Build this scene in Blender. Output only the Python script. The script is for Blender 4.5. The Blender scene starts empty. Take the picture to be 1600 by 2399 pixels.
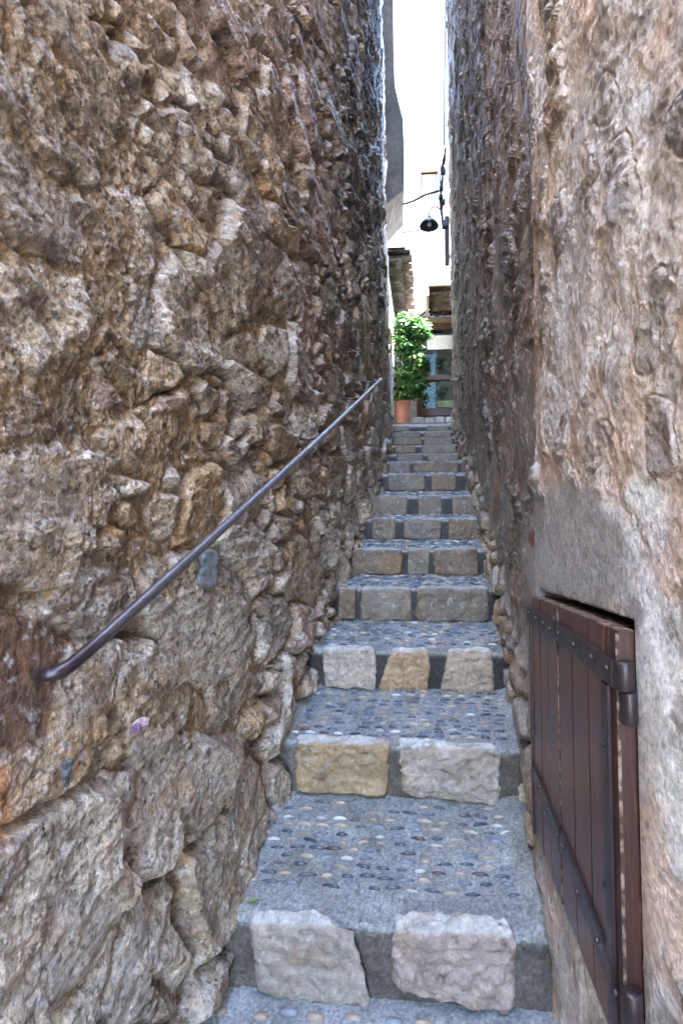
import bpy, math, random
import numpy as np
from mathutils import Vector
PI = math.pi
rad = math.radians
sc = bpy.context.scene
COL = sc.collection
random.seed(5)
RS = np.random.RandomState(7)

# ------------------------------------------------------------------ camera
W0, H0, FPX = 1600.0, 2399.0, 1200.0
YAW, PIT = rad(5.0), rad(3.0)
CX, CY = 895.0, 1207.0
fv = np.array([-math.sin(YAW)*math.cos(PIT), math.cos(YAW)*math.cos(PIT), math.sin(PIT)])
rv = np.array([math.cos(YAW), math.sin(YAW), 0.0])
uv = np.cross(rv, fv)
cam = bpy.data.cameras.new('camera'); camo = bpy.data.objects.new('camera', cam); COL.objects.link(camo)
camo.rotation_euler = (PI/2+PIT, 0, YAW)
cam.sensor_fit = 'VERTICAL'; cam.sensor_height = 24.0; cam.lens = FPX/H0*24.0
cam.shift_x = (W0/2-CX)/H0; cam.shift_y = (CY-H0/2)/H0
cam.clip_start = 0.02; cam.clip_end = 500
sc.camera = camo
def ray(px, py): return fv + rv*(px-CX)/FPX - uv*(py-CY)/FPX
def U(px, py, Y):                       # a point of the photograph at a real depth Y along the alley
    d = ray(px, py); return d*(Y/d[1])
def UX(px, py, X):
    d = ray(px, py); return d*(X/d[0])

# ------------------------------------------------------------------ noise
_P = RS.permutation(4096).astype(np.int32); _FL = RS.rand(4096).astype(np.float32)
_GX = np.cos(_FL*2*PI).astype(np.float32); _GY = np.sin(_FL*2*PI).astype(np.float32)
def _hi(ix, iy, iz, s): return _P[(ix+_P[(iy+_P[(iz+s*37) & 4095]) & 4095]) & 4095]
def _h(ix, iy, iz, s):
    if not isinstance(iz, int): iz = iz.astype(np.int32)
    return _FL[_hi(ix.astype(np.int32), iy.astype(np.int32), iz, s)]
def gn(x, y, s=0):
    x = np.asarray(x, np.float32); y = np.asarray(y, np.float32)
    ix = np.floor(x); iy = np.floor(y); fx = x-ix; fy = y-iy; ix = ix.astype(np.int32); iy = iy.astype(np.int32)
    u = fx*fx*fx*(fx*(fx*6-15)+10); v = fy*fy*fy*(fy*(fy*6-15)+10)
    p0 = _P[(iy+int(_P[(s*37) & 4095])) & 4095]; p1 = _P[(iy+1+int(_P[(s*37) & 4095])) & 4095]
    def g(a, b):
        h = _P[(ix+a+(p1 if b else p0)) & 4095]
        return _GX[h]*(fx-a)+_GY[h]*(fy-b)
    a = g(0, 0); b = g(1, 0); c = g(0, 1); d = g(1, 1)
    a += (b-a)*u; c += (d-c)*u
    return (a+(c-a)*v)*np.float32(1.5)
def fbm(x, y, o=4, s=0, g=.5):
    r = 0; a = 1; t = 0
    for i in range(o):
        r = r+a*gn(x*2**i, y*2**i, s+i*17); t += a; a *= g
    return r/t*1.3
def ridge(x, y, o=3, s=0, g=.55):
    r = 0; a = 1; t = 0
    for i in range(o):
        r = r+a*(1-2*np.abs(gn(x*2**i, y*2**i, s+i*31))); t += a; a *= g
    return r/t
def n3(x, y, z, s=0):
    x = np.asarray(x, float); y = np.asarray(y, float); z = np.asarray(z, float)
    ix = np.floor(x); iy = np.floor(y); iz = np.floor(z); fx = x-ix; fy = y-iy; fz = z-iz
    fx = fx*fx*(3-2*fx); fy = fy*fy*(3-2*fy); fz = fz*fz*(3-2*fz)
    r = 0
    for a in (0, 1):
        for b in (0, 1):
            for c in (0, 1):
                w = (fx if a else 1-fx)*(fy if b else 1-fy)*(fz if c else 1-fz)
                r = r+w*_h(ix+a, iy+b, (iz+c).astype(np.int64) % 8191, s)
    return r*2-1
def f3(x, y, z, o=3, s=0):
    r = 0; a = 1; t = 0
    for i in range(o):
        r = r+a*n3(x*2**i+i*3.1, y*2**i, z*2**i, s+i*13); t += a; a *= .5
    return r/t
def worley(x, y, s=0, jit=.9, wv=.35):
    x = np.asarray(x, np.float32); y = np.asarray(y, np.float32); ix = np.floor(x); iy = np.floor(y)
    f1 = np.full(x.shape, 9.0); f2 = np.full(x.shape, 9.0); cid = np.zeros(x.shape); dx1 = np.zeros(x.shape); dy1 = np.zeros(x.shape)
    for a in (-1, 0, 1):
        for b in (-1, 0, 1):
            cx = ix+a; cy = iy+b
            px = cx+.5+(_h(cx, cy, 0, s)-.5)*jit; py = cy+.5+(_h(cx, cy, 0, s+1)-.5)*jit
            w = 1+wv*(_h(cx, cy, 0, s+2)*2-1)
            ddx = x-px; ddy = y-py
            ax_ = np.abs(ddx); ay_ = np.abs(ddy); d = (np.sqrt(ddx*ddx+ddy*ddy)*.65+np.maximum(ax_, ay_)*.35)*w
            n = d < f1
            f2 = np.where(n, f1, np.minimum(f2, d))
            cid = np.where(n, _h(cx, cy, 0, s+3), cid); dx1 = np.where(n, ddx, dx1); dy1 = np.where(n, ddy, dy1)
            f1 = np.where(n, d, f1)
    return f1, f2, cid, dx1, dy1
def sst(e0, e1, x):
    t = np.clip((x-e0)/(e1-e0), 0, 1); return t*t*(3-2*t)
def lerp(a, b, t): return a+(b-a)*t

# ------------------------------------------------------------------ mesh helpers
def mk(name, V, F, mat, parent=None, smooth=True, col=None):
    V = np.asarray(V, float); me = bpy.data.meshes.new(name)
    me.vertices.add(len(V)); me.vertices.foreach_set('co', V.astype(np.float32).ravel())
    if isinstance(F, np.ndarray):
        n = len(F); k = F.shape[1]
        me.loops.add(n*k); me.loops.foreach_set('vertex_index', F.astype(np.int32).ravel())
        me.polygons.add(n); me.polygons.foreach_set('loop_start', np.arange(0, n*k, k, dtype=np.int32))
    else:
        idx = [i for f in F for i in f]; st = np.cumsum([0]+[len(f) for f in F[:-1]])
        me.loops.add(len(idx)); me.loops.foreach_set('vertex_index', np.array(idx, np.int32))
        me.polygons.add(len(F)); me.polygons.foreach_set('loop_start', np.array(st, np.int32))
    me.polygons.foreach_set('use_smooth', np.full(len(me.polygons), smooth))
    if col is not None:
        at = me.color_attributes.new('col', 'FLOAT_COLOR', 'POINT')
        c = np.ones((len(V), 4), np.float32); c[:, :3] = col
        at.data.foreach_set('color', c.ravel())
    me.update(calc_edges=True); me.validate()
    me.materials.append(mat)
    o = bpy.data.objects.new(name, me); COL.objects.link(o)
    if parent is not None: o.parent = parent; o.matrix_parent_inverse = parent.matrix_world.inverted()
    return o
def thing(name, label, cat, loc=(0, 0, 0), group=None):
    o = bpy.data.objects.new(name, None); COL.objects.link(o); o.location = loc
    o.matrix_world.translation = Vector(loc)
    o.empty_display_size = .1
    o['label'] = label; o['category'] = cat
    if group: o['group'] = group
    return o
def tag(o, label, cat, group=None):
    o['label'] = label; o['category'] = cat
    if group: o['group'] = group
    return o
class MB:
    def __init__(s): s.V = []; s.F = []; s.C = []; s.n = 0
    def add(s, V, F, c=None):
        V = np.asarray(V, float); s.V.append(V); s.F += [tuple(i+s.n for i in f) for f in F]; s.n += len(V)
        s.C.append(np.tile(np.array(c if c is not None else (1, 1, 1), float), (len(V), 1)) if np.ndim(c) < 2 else c)
        return s
    def build(s, name, mat, parent=None, smooth=True, usecol=False):
        return mk(name, np.concatenate(s.V), s.F, mat, parent, smooth, np.concatenate(s.C) if usecol else None)
def box(x0, x1, y0, y1, z0, z1, bev=0.0):
    if bev <= 0:
        V = [(x, y, z) for x in (x0, x1) for y in (y0, y1) for z in (z0, z1)]
        return V, [(0, 1, 3, 2), (4, 6, 7, 5), (0, 4, 5, 1), (2, 3, 7, 6), (0, 2, 6, 4), (1, 5, 7, 3)]
    V = []; F = []; b = bev
    idx = {}
    for i, x in enumerate((x0, x1)):
        for j, y in enumerate((y0, y1)):
            for k, z in enumerate((z0, z1)):
                sx = b if i == 0 else -b; sy = b if j == 0 else -b; sz = b if k == 0 else -b
                idx[(i, j, k, 'x')] = len(V); V.append((x, y+sy, z+sz))
                idx[(i, j, k, 'y')] = len(V); V.append((x+sx, y, z+sz))
                idx[(i, j, k, 'z')] = len(V); V.append((x+sx, y+sy, z))
    I = lambda i, j, k, a: idx[(i, j, k, a)]
    for i in (0, 1):
        f = [I(i, 0, 0, 'x'), I(i, 1, 0, 'x'), I(i, 1, 1, 'x'), I(i, 0, 1, 'x')]; F.append(tuple(f if i else f[::-1]))
        f = [I(0, i, 0, 'y'), I(1, i, 0, 'y'), I(1, i, 1, 'y'), I(0, i, 1, 'y')]; F.append(tuple(f[::-1] if i else f))
        f = [I(0, 0, i, 'z'), I(1, 0, i, 'z'), I(1, 1, i, 'z'), I(0, 1, i, 'z')]; F.append(tuple(f if i else f[::-1]))
    for i in (0, 1):
        for j in (0, 1):
            F.append((I(i, j, 0, 'x'), I(i, j, 1, 'x'), I(i, j, 1, 'y'), I(i, j, 0, 'y')))
            F.append((I(i, 0, j, 'x'), I(i, 1, j, 'x'), I(i, 1, j, 'z'), I(i, 0, j, 'z')))
            F.append((I(0, i, j, 'y'), I(1, i, j, 'y'), I(1, i, j, 'z'), I(0, i, j, 'z')))
            for k in (0, 1): F.append((I(i, j, k, 'x'), I(i, j, k, 'y'), I(i, j, k, 'z')))
    return V, F
def tube(path, r, n=12, caps=True):
    P = [np.array(p, float) for p in path]; m = len(P); rr = r if hasattr(r, '__len__') else [r]*m
    V = []; F = []; ref = None
    for i in range(m):
        t = P[min(i+1, m-1)]-P[max(i-1, 0)]; t = t/np.linalg.norm(t)
        if ref is None:
            ref = np.array((0, 0, 1.)) if abs(t[2]) < .9 else np.array((1., 0, 0))
        a = ref-t*np.dot(ref, t); a /= np.linalg.norm(a); b = np.cross(t, a); ref = a
        for k in range(n):
            th = 2*PI*k/n; V.append(P[i]+(a*math.cos(th)+b*math.sin(th))*rr[i])
    for i in range(m-1):
        for k in range(n):
            k2 = (k+1) % n; F.append((i*n+k, i*n+k2, (i+1)*n+k2, (i+1)*n+k))
    if caps: F.append(tuple(range(n))[::-1]); F.append(tuple((m-1)*n+k for k in range(n)))
    return V, F
def lathe(prof, c, n=24, axis='z'):
    V = []; F = []
    for r, h in prof:
        for k in range(n):
            a = 2*PI*k/n
            p = (r*math.cos(a), r*math.sin(a), h)
            if axis == 'x': p = (h, p[0], p[1])
            V.append((c[0]+p[0], c[1]+p[1], c[2]+p[2]))
    for i in range(len(prof)-1):
        for k in range(n):
            k2 = (k+1) % n; F.append((i*n+k, i*n+k2, (i+1)*n+k2, (i+1)*n+k))
    return V, F
def spline(P, k=8):
    P = [np.array(p, float) for p in P]; out = []
    Q = [2*P[0]-P[1]]+P+[2*P[-1]-P[-2]]
    for i in range(1, len(Q)-2):
        for j in range(k):
            t = j/k
            out.append(.5*((2*Q[i])+(-Q[i-1]+Q[i+1])*t+(2*Q[i-1]-5*Q[i]+4*Q[i+1]-Q[i+2])*t*t+(-Q[i-1]+3*Q[i]-3*Q[i+1]+Q[i+2])*t**3))
    out.append(P[-1]); return out
_cg = {}
def cubegrid(nx, ny, nz):
    if (nx, ny, nz) in _cg: return _cg[(nx, ny, nz)]
    idx = {}; V = []; F = []
    def v(i, j, k):
        if (i, j, k) not in idx: idx[(i, j, k)] = len(V); V.append((2*i/nx-1, 2*j/ny-1, 2*k/nz-1))
        return idx[(i, j, k)]
    for i in range(nx):
        for j in range(ny):
            F.append((v(i, j, 0), v(i, j+1, 0), v(i+1, j+1, 0), v(i+1, j, 0)))
            F.append((v(i, j, nz), v(i+1, j, nz), v(i+1, j+1, nz), v(i, j+1, nz)))
        for k in range(nz):
            F.append((v(i, 0, k), v(i+1, 0, k), v(i+1, 0, k+1), v(i, 0, k+1)))
            F.append((v(i, ny, k), v(i, ny, k+1), v(i+1, ny, k+1), v(i+1, ny, k)))
    for j in range(ny):
        for k in range(nz):
            F.append((v(0, j, k), v(0, j, k+1), v(0, j+1, k+1), v(0, j+1, k)))
            F.append((v(nx, j, k), v(nx, j+1, k), v(nx, j+1, k+1), v(nx, j, k+1)))
    _cg[(nx, ny, nz)] = (np.array(V), np.array(F)); return _cg[(nx, ny, nz)]
def block(C, nx, ny, nz, rnd=9, rough=.006, fine=.002, s=0, sc1=9):
    """rough stone; C = 8 corners ordered x,y,z (000,001,010,011,100,...)"""
    V, F = cubegrid(nx, ny, nz); A = np.abs(V)
    q = V/((A**rnd).sum(1)**(1/rnd))[:, None]
    t = (q+1)/2; C = np.array(C, float); P = 0
    for i in (0, 1):
        for j in (0, 1):
            for k in (0, 1):
                w = (t[:, 0] if i else 1-t[:, 0])*(t[:, 1] if j else 1-t[:, 1])*(t[:, 2] if k else 1-t[:, 2])
                P = P+w[:, None]*C[i*4+j*2+k]
    x, y, z = P.T
    D = np.stack([f3(x*sc1, y*sc1, z*sc1, 3, s+k*7) for k in range(3)], 1)*rough
    D += np.stack([f3(x*45, y*45, z*70, 3, s+50+k*7) for k in range(3)], 1)*fine*1.6
    # chipped facets on the front
    rg = 1-2*np.abs(n3(x*24, y*24, z*30, s+90)); D[:, 1] += np.clip(rg, 0, 1)*fine*1.2
    return P+D, F

# ------------------------------------------------------------------ materials
def nodes(name):
    m = bpy.data.materials.new(name); m.use_nodes = True; nt = m.node_tree
    return m, nt, nt.nodes['Principled BSDF']
def sock(nt, v):
    return v
def NM(name, base=(.4, .4, .4), attr=False, var=((8, .3),), bump=((60, .3, .004),), rough=.7, spec=.4, metal=0,
       tint=None, stretch=None, rvar=0, coat=0):
    m, nt, b = nodes(name); N = nt.nodes; L = nt.links
    tc = N.new('ShaderNodeTexCoord'); vec = tc.outputs['Object']
    if stretch:
        mp = N.new('ShaderNodeMapping'); mp.inputs['Scale'].default_value = stretch; L.new(vec, mp.inputs[0]); vec = mp.outputs[0]
    if attr:
        a = N.new('ShaderNodeAttribute'); a.attribute_name = 'col'; c = a.outputs['Color']
    else:
        a = N.new('ShaderNodeRGB'); a.outputs[0].default_value = (*base, 1); c = a.outputs[0]
    def noise(scale, detail=6, r=.6, off=0):
        n = N.new('ShaderNodeTexNoise'); n.inputs['Scale'].default_value = scale; n.inputs['Detail'].default_value = detail
        n.inputs['Roughness'].default_value = r
        if off:
            mm = N.new('ShaderNodeVectorMath'); mm.inputs[1].default_value = (off, off*1.7, off*.3); L.new(vec, mm.inputs[0]); L.new(mm.outputs[0], n.inputs['Vector'])
        else: L.new(vec, n.inputs['Vector'])
        return n.outputs['Fac']
    for ti, tn in enumerate([tint] if isinstance(tint, tuple) else (tint or [])):
        f = noise(tn[1], 6, .65, 3.3+ti*2.7); mr = N.new('ShaderNodeMapRange'); mr.inputs[1].default_value = tn[2]; mr.inputs[2].default_value = tn[3]
        mr.inputs[4].default_value = tn[4] if len(tn) > 4 else 1
        L.new(f, mr.inputs[0]); mx = N.new('ShaderNodeMix'); mx.data_type = 'RGBA'; L.new(mr.outputs[0], mx.inputs[0])
        L.new(c, mx.inputs[6]); mx.inputs[7].default_value = (*tn[0], 1); c = mx.outputs[2]
    for i, (s, amt) in enumerate(var):
        f = noise(s, 8, .65, 1.1*i+.7); mr = N.new('ShaderNodeMapRange'); mr.inputs[1].default_value = .3; mr.inputs[2].default_value = .7
        mr.inputs[3].default_value = 1-amt; mr.inputs[4].default_value = 1+amt; L.new(f, mr.inputs[0])
        mx = N.new('ShaderNodeVectorMath'); mx.operation = 'MULTIPLY'; L.new(c, mx.inputs[0]); L.new(mr.outputs[0], mx.inputs[1]); c = mx.outputs[0]
    L.new(c, b.inputs['Base Color'])
    nrm = None
    for i, (s, st, d) in enumerate(bump):
        f = noise(s, 7, .62, 2.3*i+5); bp = N.new('ShaderNodeBump'); bp.inputs['Strength'].default_value = st; bp.inputs['Distance'].default_value = d
        L.new(f, bp.inputs['Height'])
        if nrm is not None: L.new(nrm, bp.inputs['Normal'])
        nrm = bp.outputs[0]
    if nrm is not None: L.new(nrm, b.inputs['Normal'])
    b.inputs['Roughness'].default_value = rough; b.inputs['Metallic'].default_value = metal
    if rvar:
        f = noise(30, 6, .6, 9); mr = N.new('ShaderNodeMapRange'); mr.inputs[1].default_value = .3; mr.inputs[2].default_value = .7
        mr.inputs[3].default_value = rough-rvar; mr.inputs[4].default_value = rough+rvar; L.new(f, mr.inputs[0]); L.new(mr.outputs[0], b.inputs['Roughness'])
    b.inputs['Specular IOR Level'].default_value = spec
    if coat: b.inputs['Coat Weight'].default_value = coat; b.inputs['Coat Roughness'].default_value = .25
    return m
M = {}
M['rubble'] = NM('rubble_stone', attr=True, tint=[((.46, .25, .09), 11, .53, .66, .45), ((.68, .63, .57), 32, .54, .62, .6), ((.085, .055, .035), 60, .54, .62, .75)], var=((14, .30), (110, .5)), bump=((55, 1, .009), (170, 1, .0045)), rough=.40, spec=.8, rvar=.16)
M['render'] = NM('old_render', attr=True, tint=[((.62, .38, .22), 9, .55, .70, .4), ((.74, .70, .66), 30, .55, .66, .5), ((.16, .11, .08), 55, .58, .66, .6)], var=((11, .18), (95, .42)), bump=((46, .7, .006), (135, 1, .0045), (420, .9, .002)), rough=.46, spec=.8, rvar=.16)
M['block'] = NM('dressed_stone', attr=True, var=((9, .25), (70, .32)), bump=((30, 1, .010), (160, .8, .003)), rough=.48, spec=.6, tint=[((.32, .19, .09), 6, .55, .72, .8), ((.50, .46, .40), 30, .56, .66, .5), ((.08, .06, .045), 22, .60, .70, .8)], rvar=.12)
M['mortar'] = NM('grey_mortar', attr=True, var=((10, .25), (110, .6)), bump=((120, .9, .005), (420, .8, .002)), rough=.50, spec=.6, rvar=.12)
M['pebble'] = NM('pebbles', attr=True, var=((60, .2),), bump=((150, .2, .001),), rough=.34, spec=.5)
M['rail'] = NM('rail_paint', (.060, .040, .048), var=((40, .3), (300, .2)), bump=((250, .2, .0004),), rough=.34, spec=.9, metal=.45, rvar=.05)
M['wood'] = NM('stained_wood', (.120, .040, .024), var=((1.4, .35), (9, .25)), bump=((9, .5, .0012),), rough=.34, spec=.5, stretch=(22, 22, 1.6), tint=[((.045, .018, .012), 3, .45, .62, .7), ((.26, .13, .075), 7, .62, .72, .6)], coat=.1)
M['wood_side'] = NM('red_brown_wood', (.055, .019, .012), var=((1.4, .4), (8, .3)), bump=((9, .6, .0015),), rough=.42, spec=.5, stretch=(22, 22, 1.6), tint=((.30, .17, .10), 3, .62, .72))
M['worn'] = NM('bare_worn_wood', (.30, .20, .13), var=((9, .35),), rough=.7, tint=((.07, .035, .025), 60, .42, .55), bump=())
M['iron'] = NM('painted_iron', (.050, .034, .034), var=((30, .3),), bump=((60, .4, .0012), (300, .3, .0005)), rough=.38, spec=.5, metal=.35, rvar=.08, tint=((.09, .04, .025), 25, .60, .8))
M['black'] = NM('black_rubber', (.012, .012, .014), rough=.5, bump=())
M['white'] = NM('white_lime_plaster', (.76, .75, .72), var=((3, .07),), bump=((30, .3, .004),), rough=.85)
M['greyplaster'] = NM('grey_plaster', (.40, .385, .36), var=((2.2, .22), (14, .2)), bump=((12, .5, .02), (70, .4, .005)), rough=.85)
M['pipe'] = NM('grey_plastic_pipe', (.42, .43, .44), var=((6, .12),), bump=(), rough=.45)
M['bluepipe'] = NM('pale_blue_pipe', (.30, .36, .42), var=((6, .12),), bump=(), rough=.45)
M['redpipe'] = NM('red_brown_pipe', (.16, .05, .035), var=((6, .12),), bump=(), rough=.5)
M['tile'] = NM('clay_tile', (.085, .058, .042), var=((9, .4), (40, .3)), bump=((40, .5, .004),), rough=.85, tint=((.20, .175, .145), 9, .52, .66))
M['terra'] = NM('terracotta', (.50, .20, .13), var=((9, .15),), bump=((60, .2, .002),), rough=.8)
M['stem'] = NM('plant_stem', (.20, .15, .08), var=((20, .3),), rough=.8)
M['dark'] = NM('dark_interior', (.05, .05, .045), rough=.9, bump=())
M['brownframe'] = NM('brown_frame', (.085, .042, .034), var=((8, .2),), bump=(), rough=.4)
M['shade'] = NM('lamp_enamel', (.035, .04, .05), var=((20, .2),), bump=(), rough=.4)
M['bulb'] = NM('lamp_bulb', (.7, .7, .68), bump=(), rough=.2)
M['paper'] = NM('paper', (.72, .72, .70), var=((25, .12),), bump=(), rough=.8)
M['orange'] = NM('orange_frame', (.74, .42, .30), var=((8, .1),), bump=(), rough=.6)
M['palemetal'] = NM('pale_metal', (.50, .58, .62), var=((8, .1),), bump=(), rough=.5)
def leafmat():
    m, nt, b = nodes('leaf'); N = nt.nodes; L = nt.links
    a = N.new('ShaderNodeAttribute'); a.attribute_name = 'col'
    L.new(a.outputs['Color'], b.inputs['Base Color']); b.inputs['Roughness'].default_value = .32
    t = N.new('ShaderNodeBsdfTranslucent'); L.new(a.outputs['Color'], t.inputs['Color'])
    mx = N.new('ShaderNodeMixShader'); mx.inputs[0].default_value = .3
    L.new(b.outputs[0], mx.inputs[1]); L.new(t.outputs[0], mx.inputs[2]); L.new(mx.outputs[0], N['Material Output'].inputs[0]); return m
M['leaf'] = leafmat()
def glassmat(name, col, alpha):
    m, nt, b = nodes(name); b.inputs['Base Color'].default_value = (*col, 1); b.inputs['Roughness'].default_value = .06
    N = nt.nodes; L = nt.links; t = N.new('ShaderNodeBsdfTransparent'); t.inputs[0].default_value = (.85, .92, .9, 1)
    g = N.new('ShaderNodeBsdfGlossy'); g.inputs['Roughness'].default_value = .03
    mx = N.new('ShaderNodeMixShader'); mx.inputs[0].default_value = alpha
    L.new(t.outputs[0], mx.inputs[1]); L.new(g.outputs[0], mx.inputs[2]); L.new(mx.outputs[0], N['Material Output'].inputs[0]); return m
M['glass'] = glassmat('window_glass', (.8, .9, .9), .012)

# ------------------------------------------------------------------ stairs data  (Y of front edge, mid px of tread edge y, base y, left px, right px)
ST = [(1.30, 890, 2180, 2352, 505, 1256), (1.80, 930, 1749, 1866, 655, 1226), (2.27, 960, 1526, 1613, 735, 1192),
      (2.72, 970, 1378, 1452, 780, 1162), (3.15, 970, 1287, 1345, 815, 1130), (3.57, 995, 1215, 1261, 860, 1124),
      (3.98, 995, 1162, 1203, 873, 1114), (4.40, 988, 1110, 1148, 893, 1092), (4.80, 990, 1081, 1105, 900, 1080),
      (5.18, 1000, 1063, 1079, 903, 1077), (5.55, 995, 1043, 1059, 908, 1072), (5.92, 990, 1025, 1040, 910, 1066),
      (6.28, 985, 1011, 1023, 911, 1060), (6.65, 985, 997, 1008, 912, 1054)]
SY = np.array([s[0] for s in ST]); ZT = np.array([U(s[1], s[2], s[0])[2] for s in ST]); ZB = np.array([U(s[1], s[3], s[0])[2] for s in ST])
XLs = np.array([U(s[4], s[2], s[0])[0] for s in ST]); XRs = np.array([U(s[5], s[2], s[0])[0] for s in ST])
ZTER = U(985, 988, 6.95)[2]
print('ZT', ZT.round(3)); print('ZB', ZB.round(3)); print('XL', XLs.round(3)); print('XR', XRs.round(3)); print('TER', ZTER)
def stairZ(Y): return np.interp(Y, np.r_[0.9, SY, 7.2], np.r_[ZB[0], (ZT+ZB)/2, ZTER])
kY = np.r_[SY]
XLb = np.convolve(np.r_[XLs[0], XLs, XLs[-1]], [.25, .5, .25], 'valid'); XRb = np.convolve(np.r_[XRs[0], XRs, XRs[-1]], [.25, .5, .25], 'valid')
XLb[0] = XLs[0]
def XL(Y, Z):
    h = Z-stairZ(Y)
    b = np.interp(Y, np.r_[-2, .6, SY], np.r_[-.60, -.575, XLb])
    k = np.interp(Y, [0, 1.3, 2.5, 5], [.13, .13, .07, .03])
    return b-k*np.clip(h, 0, .9)-.018*np.clip(h-.9, 0, 9)
def XR(Y, Z):
    h = Z-stairZ(Y)
    b = np.interp(Y, [-2, .5, .8, 1.3, 1.43, 1.48, 1.8, 2.27, 2.72, 3.2, 4.0, 4.4, 6.7], [.46, .335, .292, .288, .292, .322, .345, .368, .376, .372, .392, .372, .362])
    return b-.010*np.clip(h, 0, 9)*sst(2, 5, Y)

# door rectangle on the right wall
XD = .266
_a = UX(1244, 1396, XD); _b = UX(1441, 1478, XD); _c = UX(1256, 1962, XD); _d = UX(1420, 2399, XD)
DY0, DY1 = _b[1], _a[1]
print('door', _a, _b, _c, _d)
DZT0, DZT1 = _b[2], _a[2]
def doorZt(Y): return lerp(DZT0, DZT1, (Y-DY0)/(DY1-DY0))
def doorZb(Y): return _c[2]+(Y-_c[1])*(_c[2]-_d[2])/(_c[1]-_d[1])
RZ = lambda v: v

# ------------------------------------------------------------------ walls
PAL = np.array([(.44, .33, .22), (.38, .33, .28), (.58, .51, .42), (.46, .30, .15), (.44, .30, .24), (.27, .185, .115), (.50, .41, .31), (.36, .28, .19)])
def stones(Y, Z, sy, sz, s, warp=.35):
    wx = fbm(Y*2.2, Z*2.2, 3, s+500)*warp*sy; wz = fbm(Y*2.2+7, Z*2.2, 3, s+520)*warp*sz
    wx2 = fbm(Y*9, Z*9, 3, s+540)*warp*.35*sy; wz2 = fbm(Y*9+3, Z*9, 3, s+560)*warp*.35*sz
    return worley((Y+wx+wx2)/sy, (Z+wz+wz2)/sz, s)
def striae(Y, Z, cid, sc1, s, st=3.5):
    ang = (cid*97.3 % 1)*.8-.55
    u = Y*np.cos(ang)+Z*np.sin(ang); v = -Y*np.sin(ang)+Z*np.cos(ang)
    off = cid*53.0
    return ridge(u*sc1/st+off, v*sc1+off, 4, s)
def shear(Y, Z): return Z+np.clip(Y-1.1, -1.2, 1.1)*.38*np.tanh(2.2*Z)
def scal(Y, Z, sy, sz, s):
    a = fbm(Y/sy*.5, Z/sz*.5, 2, s+9)*.6; b = fbm(Y/sy*.5+7, Z/sz*.5, 2, s+19)*.6; f = worley(Y/sy+a, shear(Y, Z)/sz+b, s, .95, .3)[0]
    return f-.45                         # conchoidal scallops with sharp arrises between them
def pxof(Y, X, Z):
    d = X*rv[0]+Y*rv[1]; f = X*fv[0]+Y*fv[1]+Z*fv[2]; u = X*uv[0]+Y*uv[1]+Z*uv[2]; f = np.maximum(f, .05)
    return CX+FPX*d/f, CY-FPX*u/f
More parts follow.
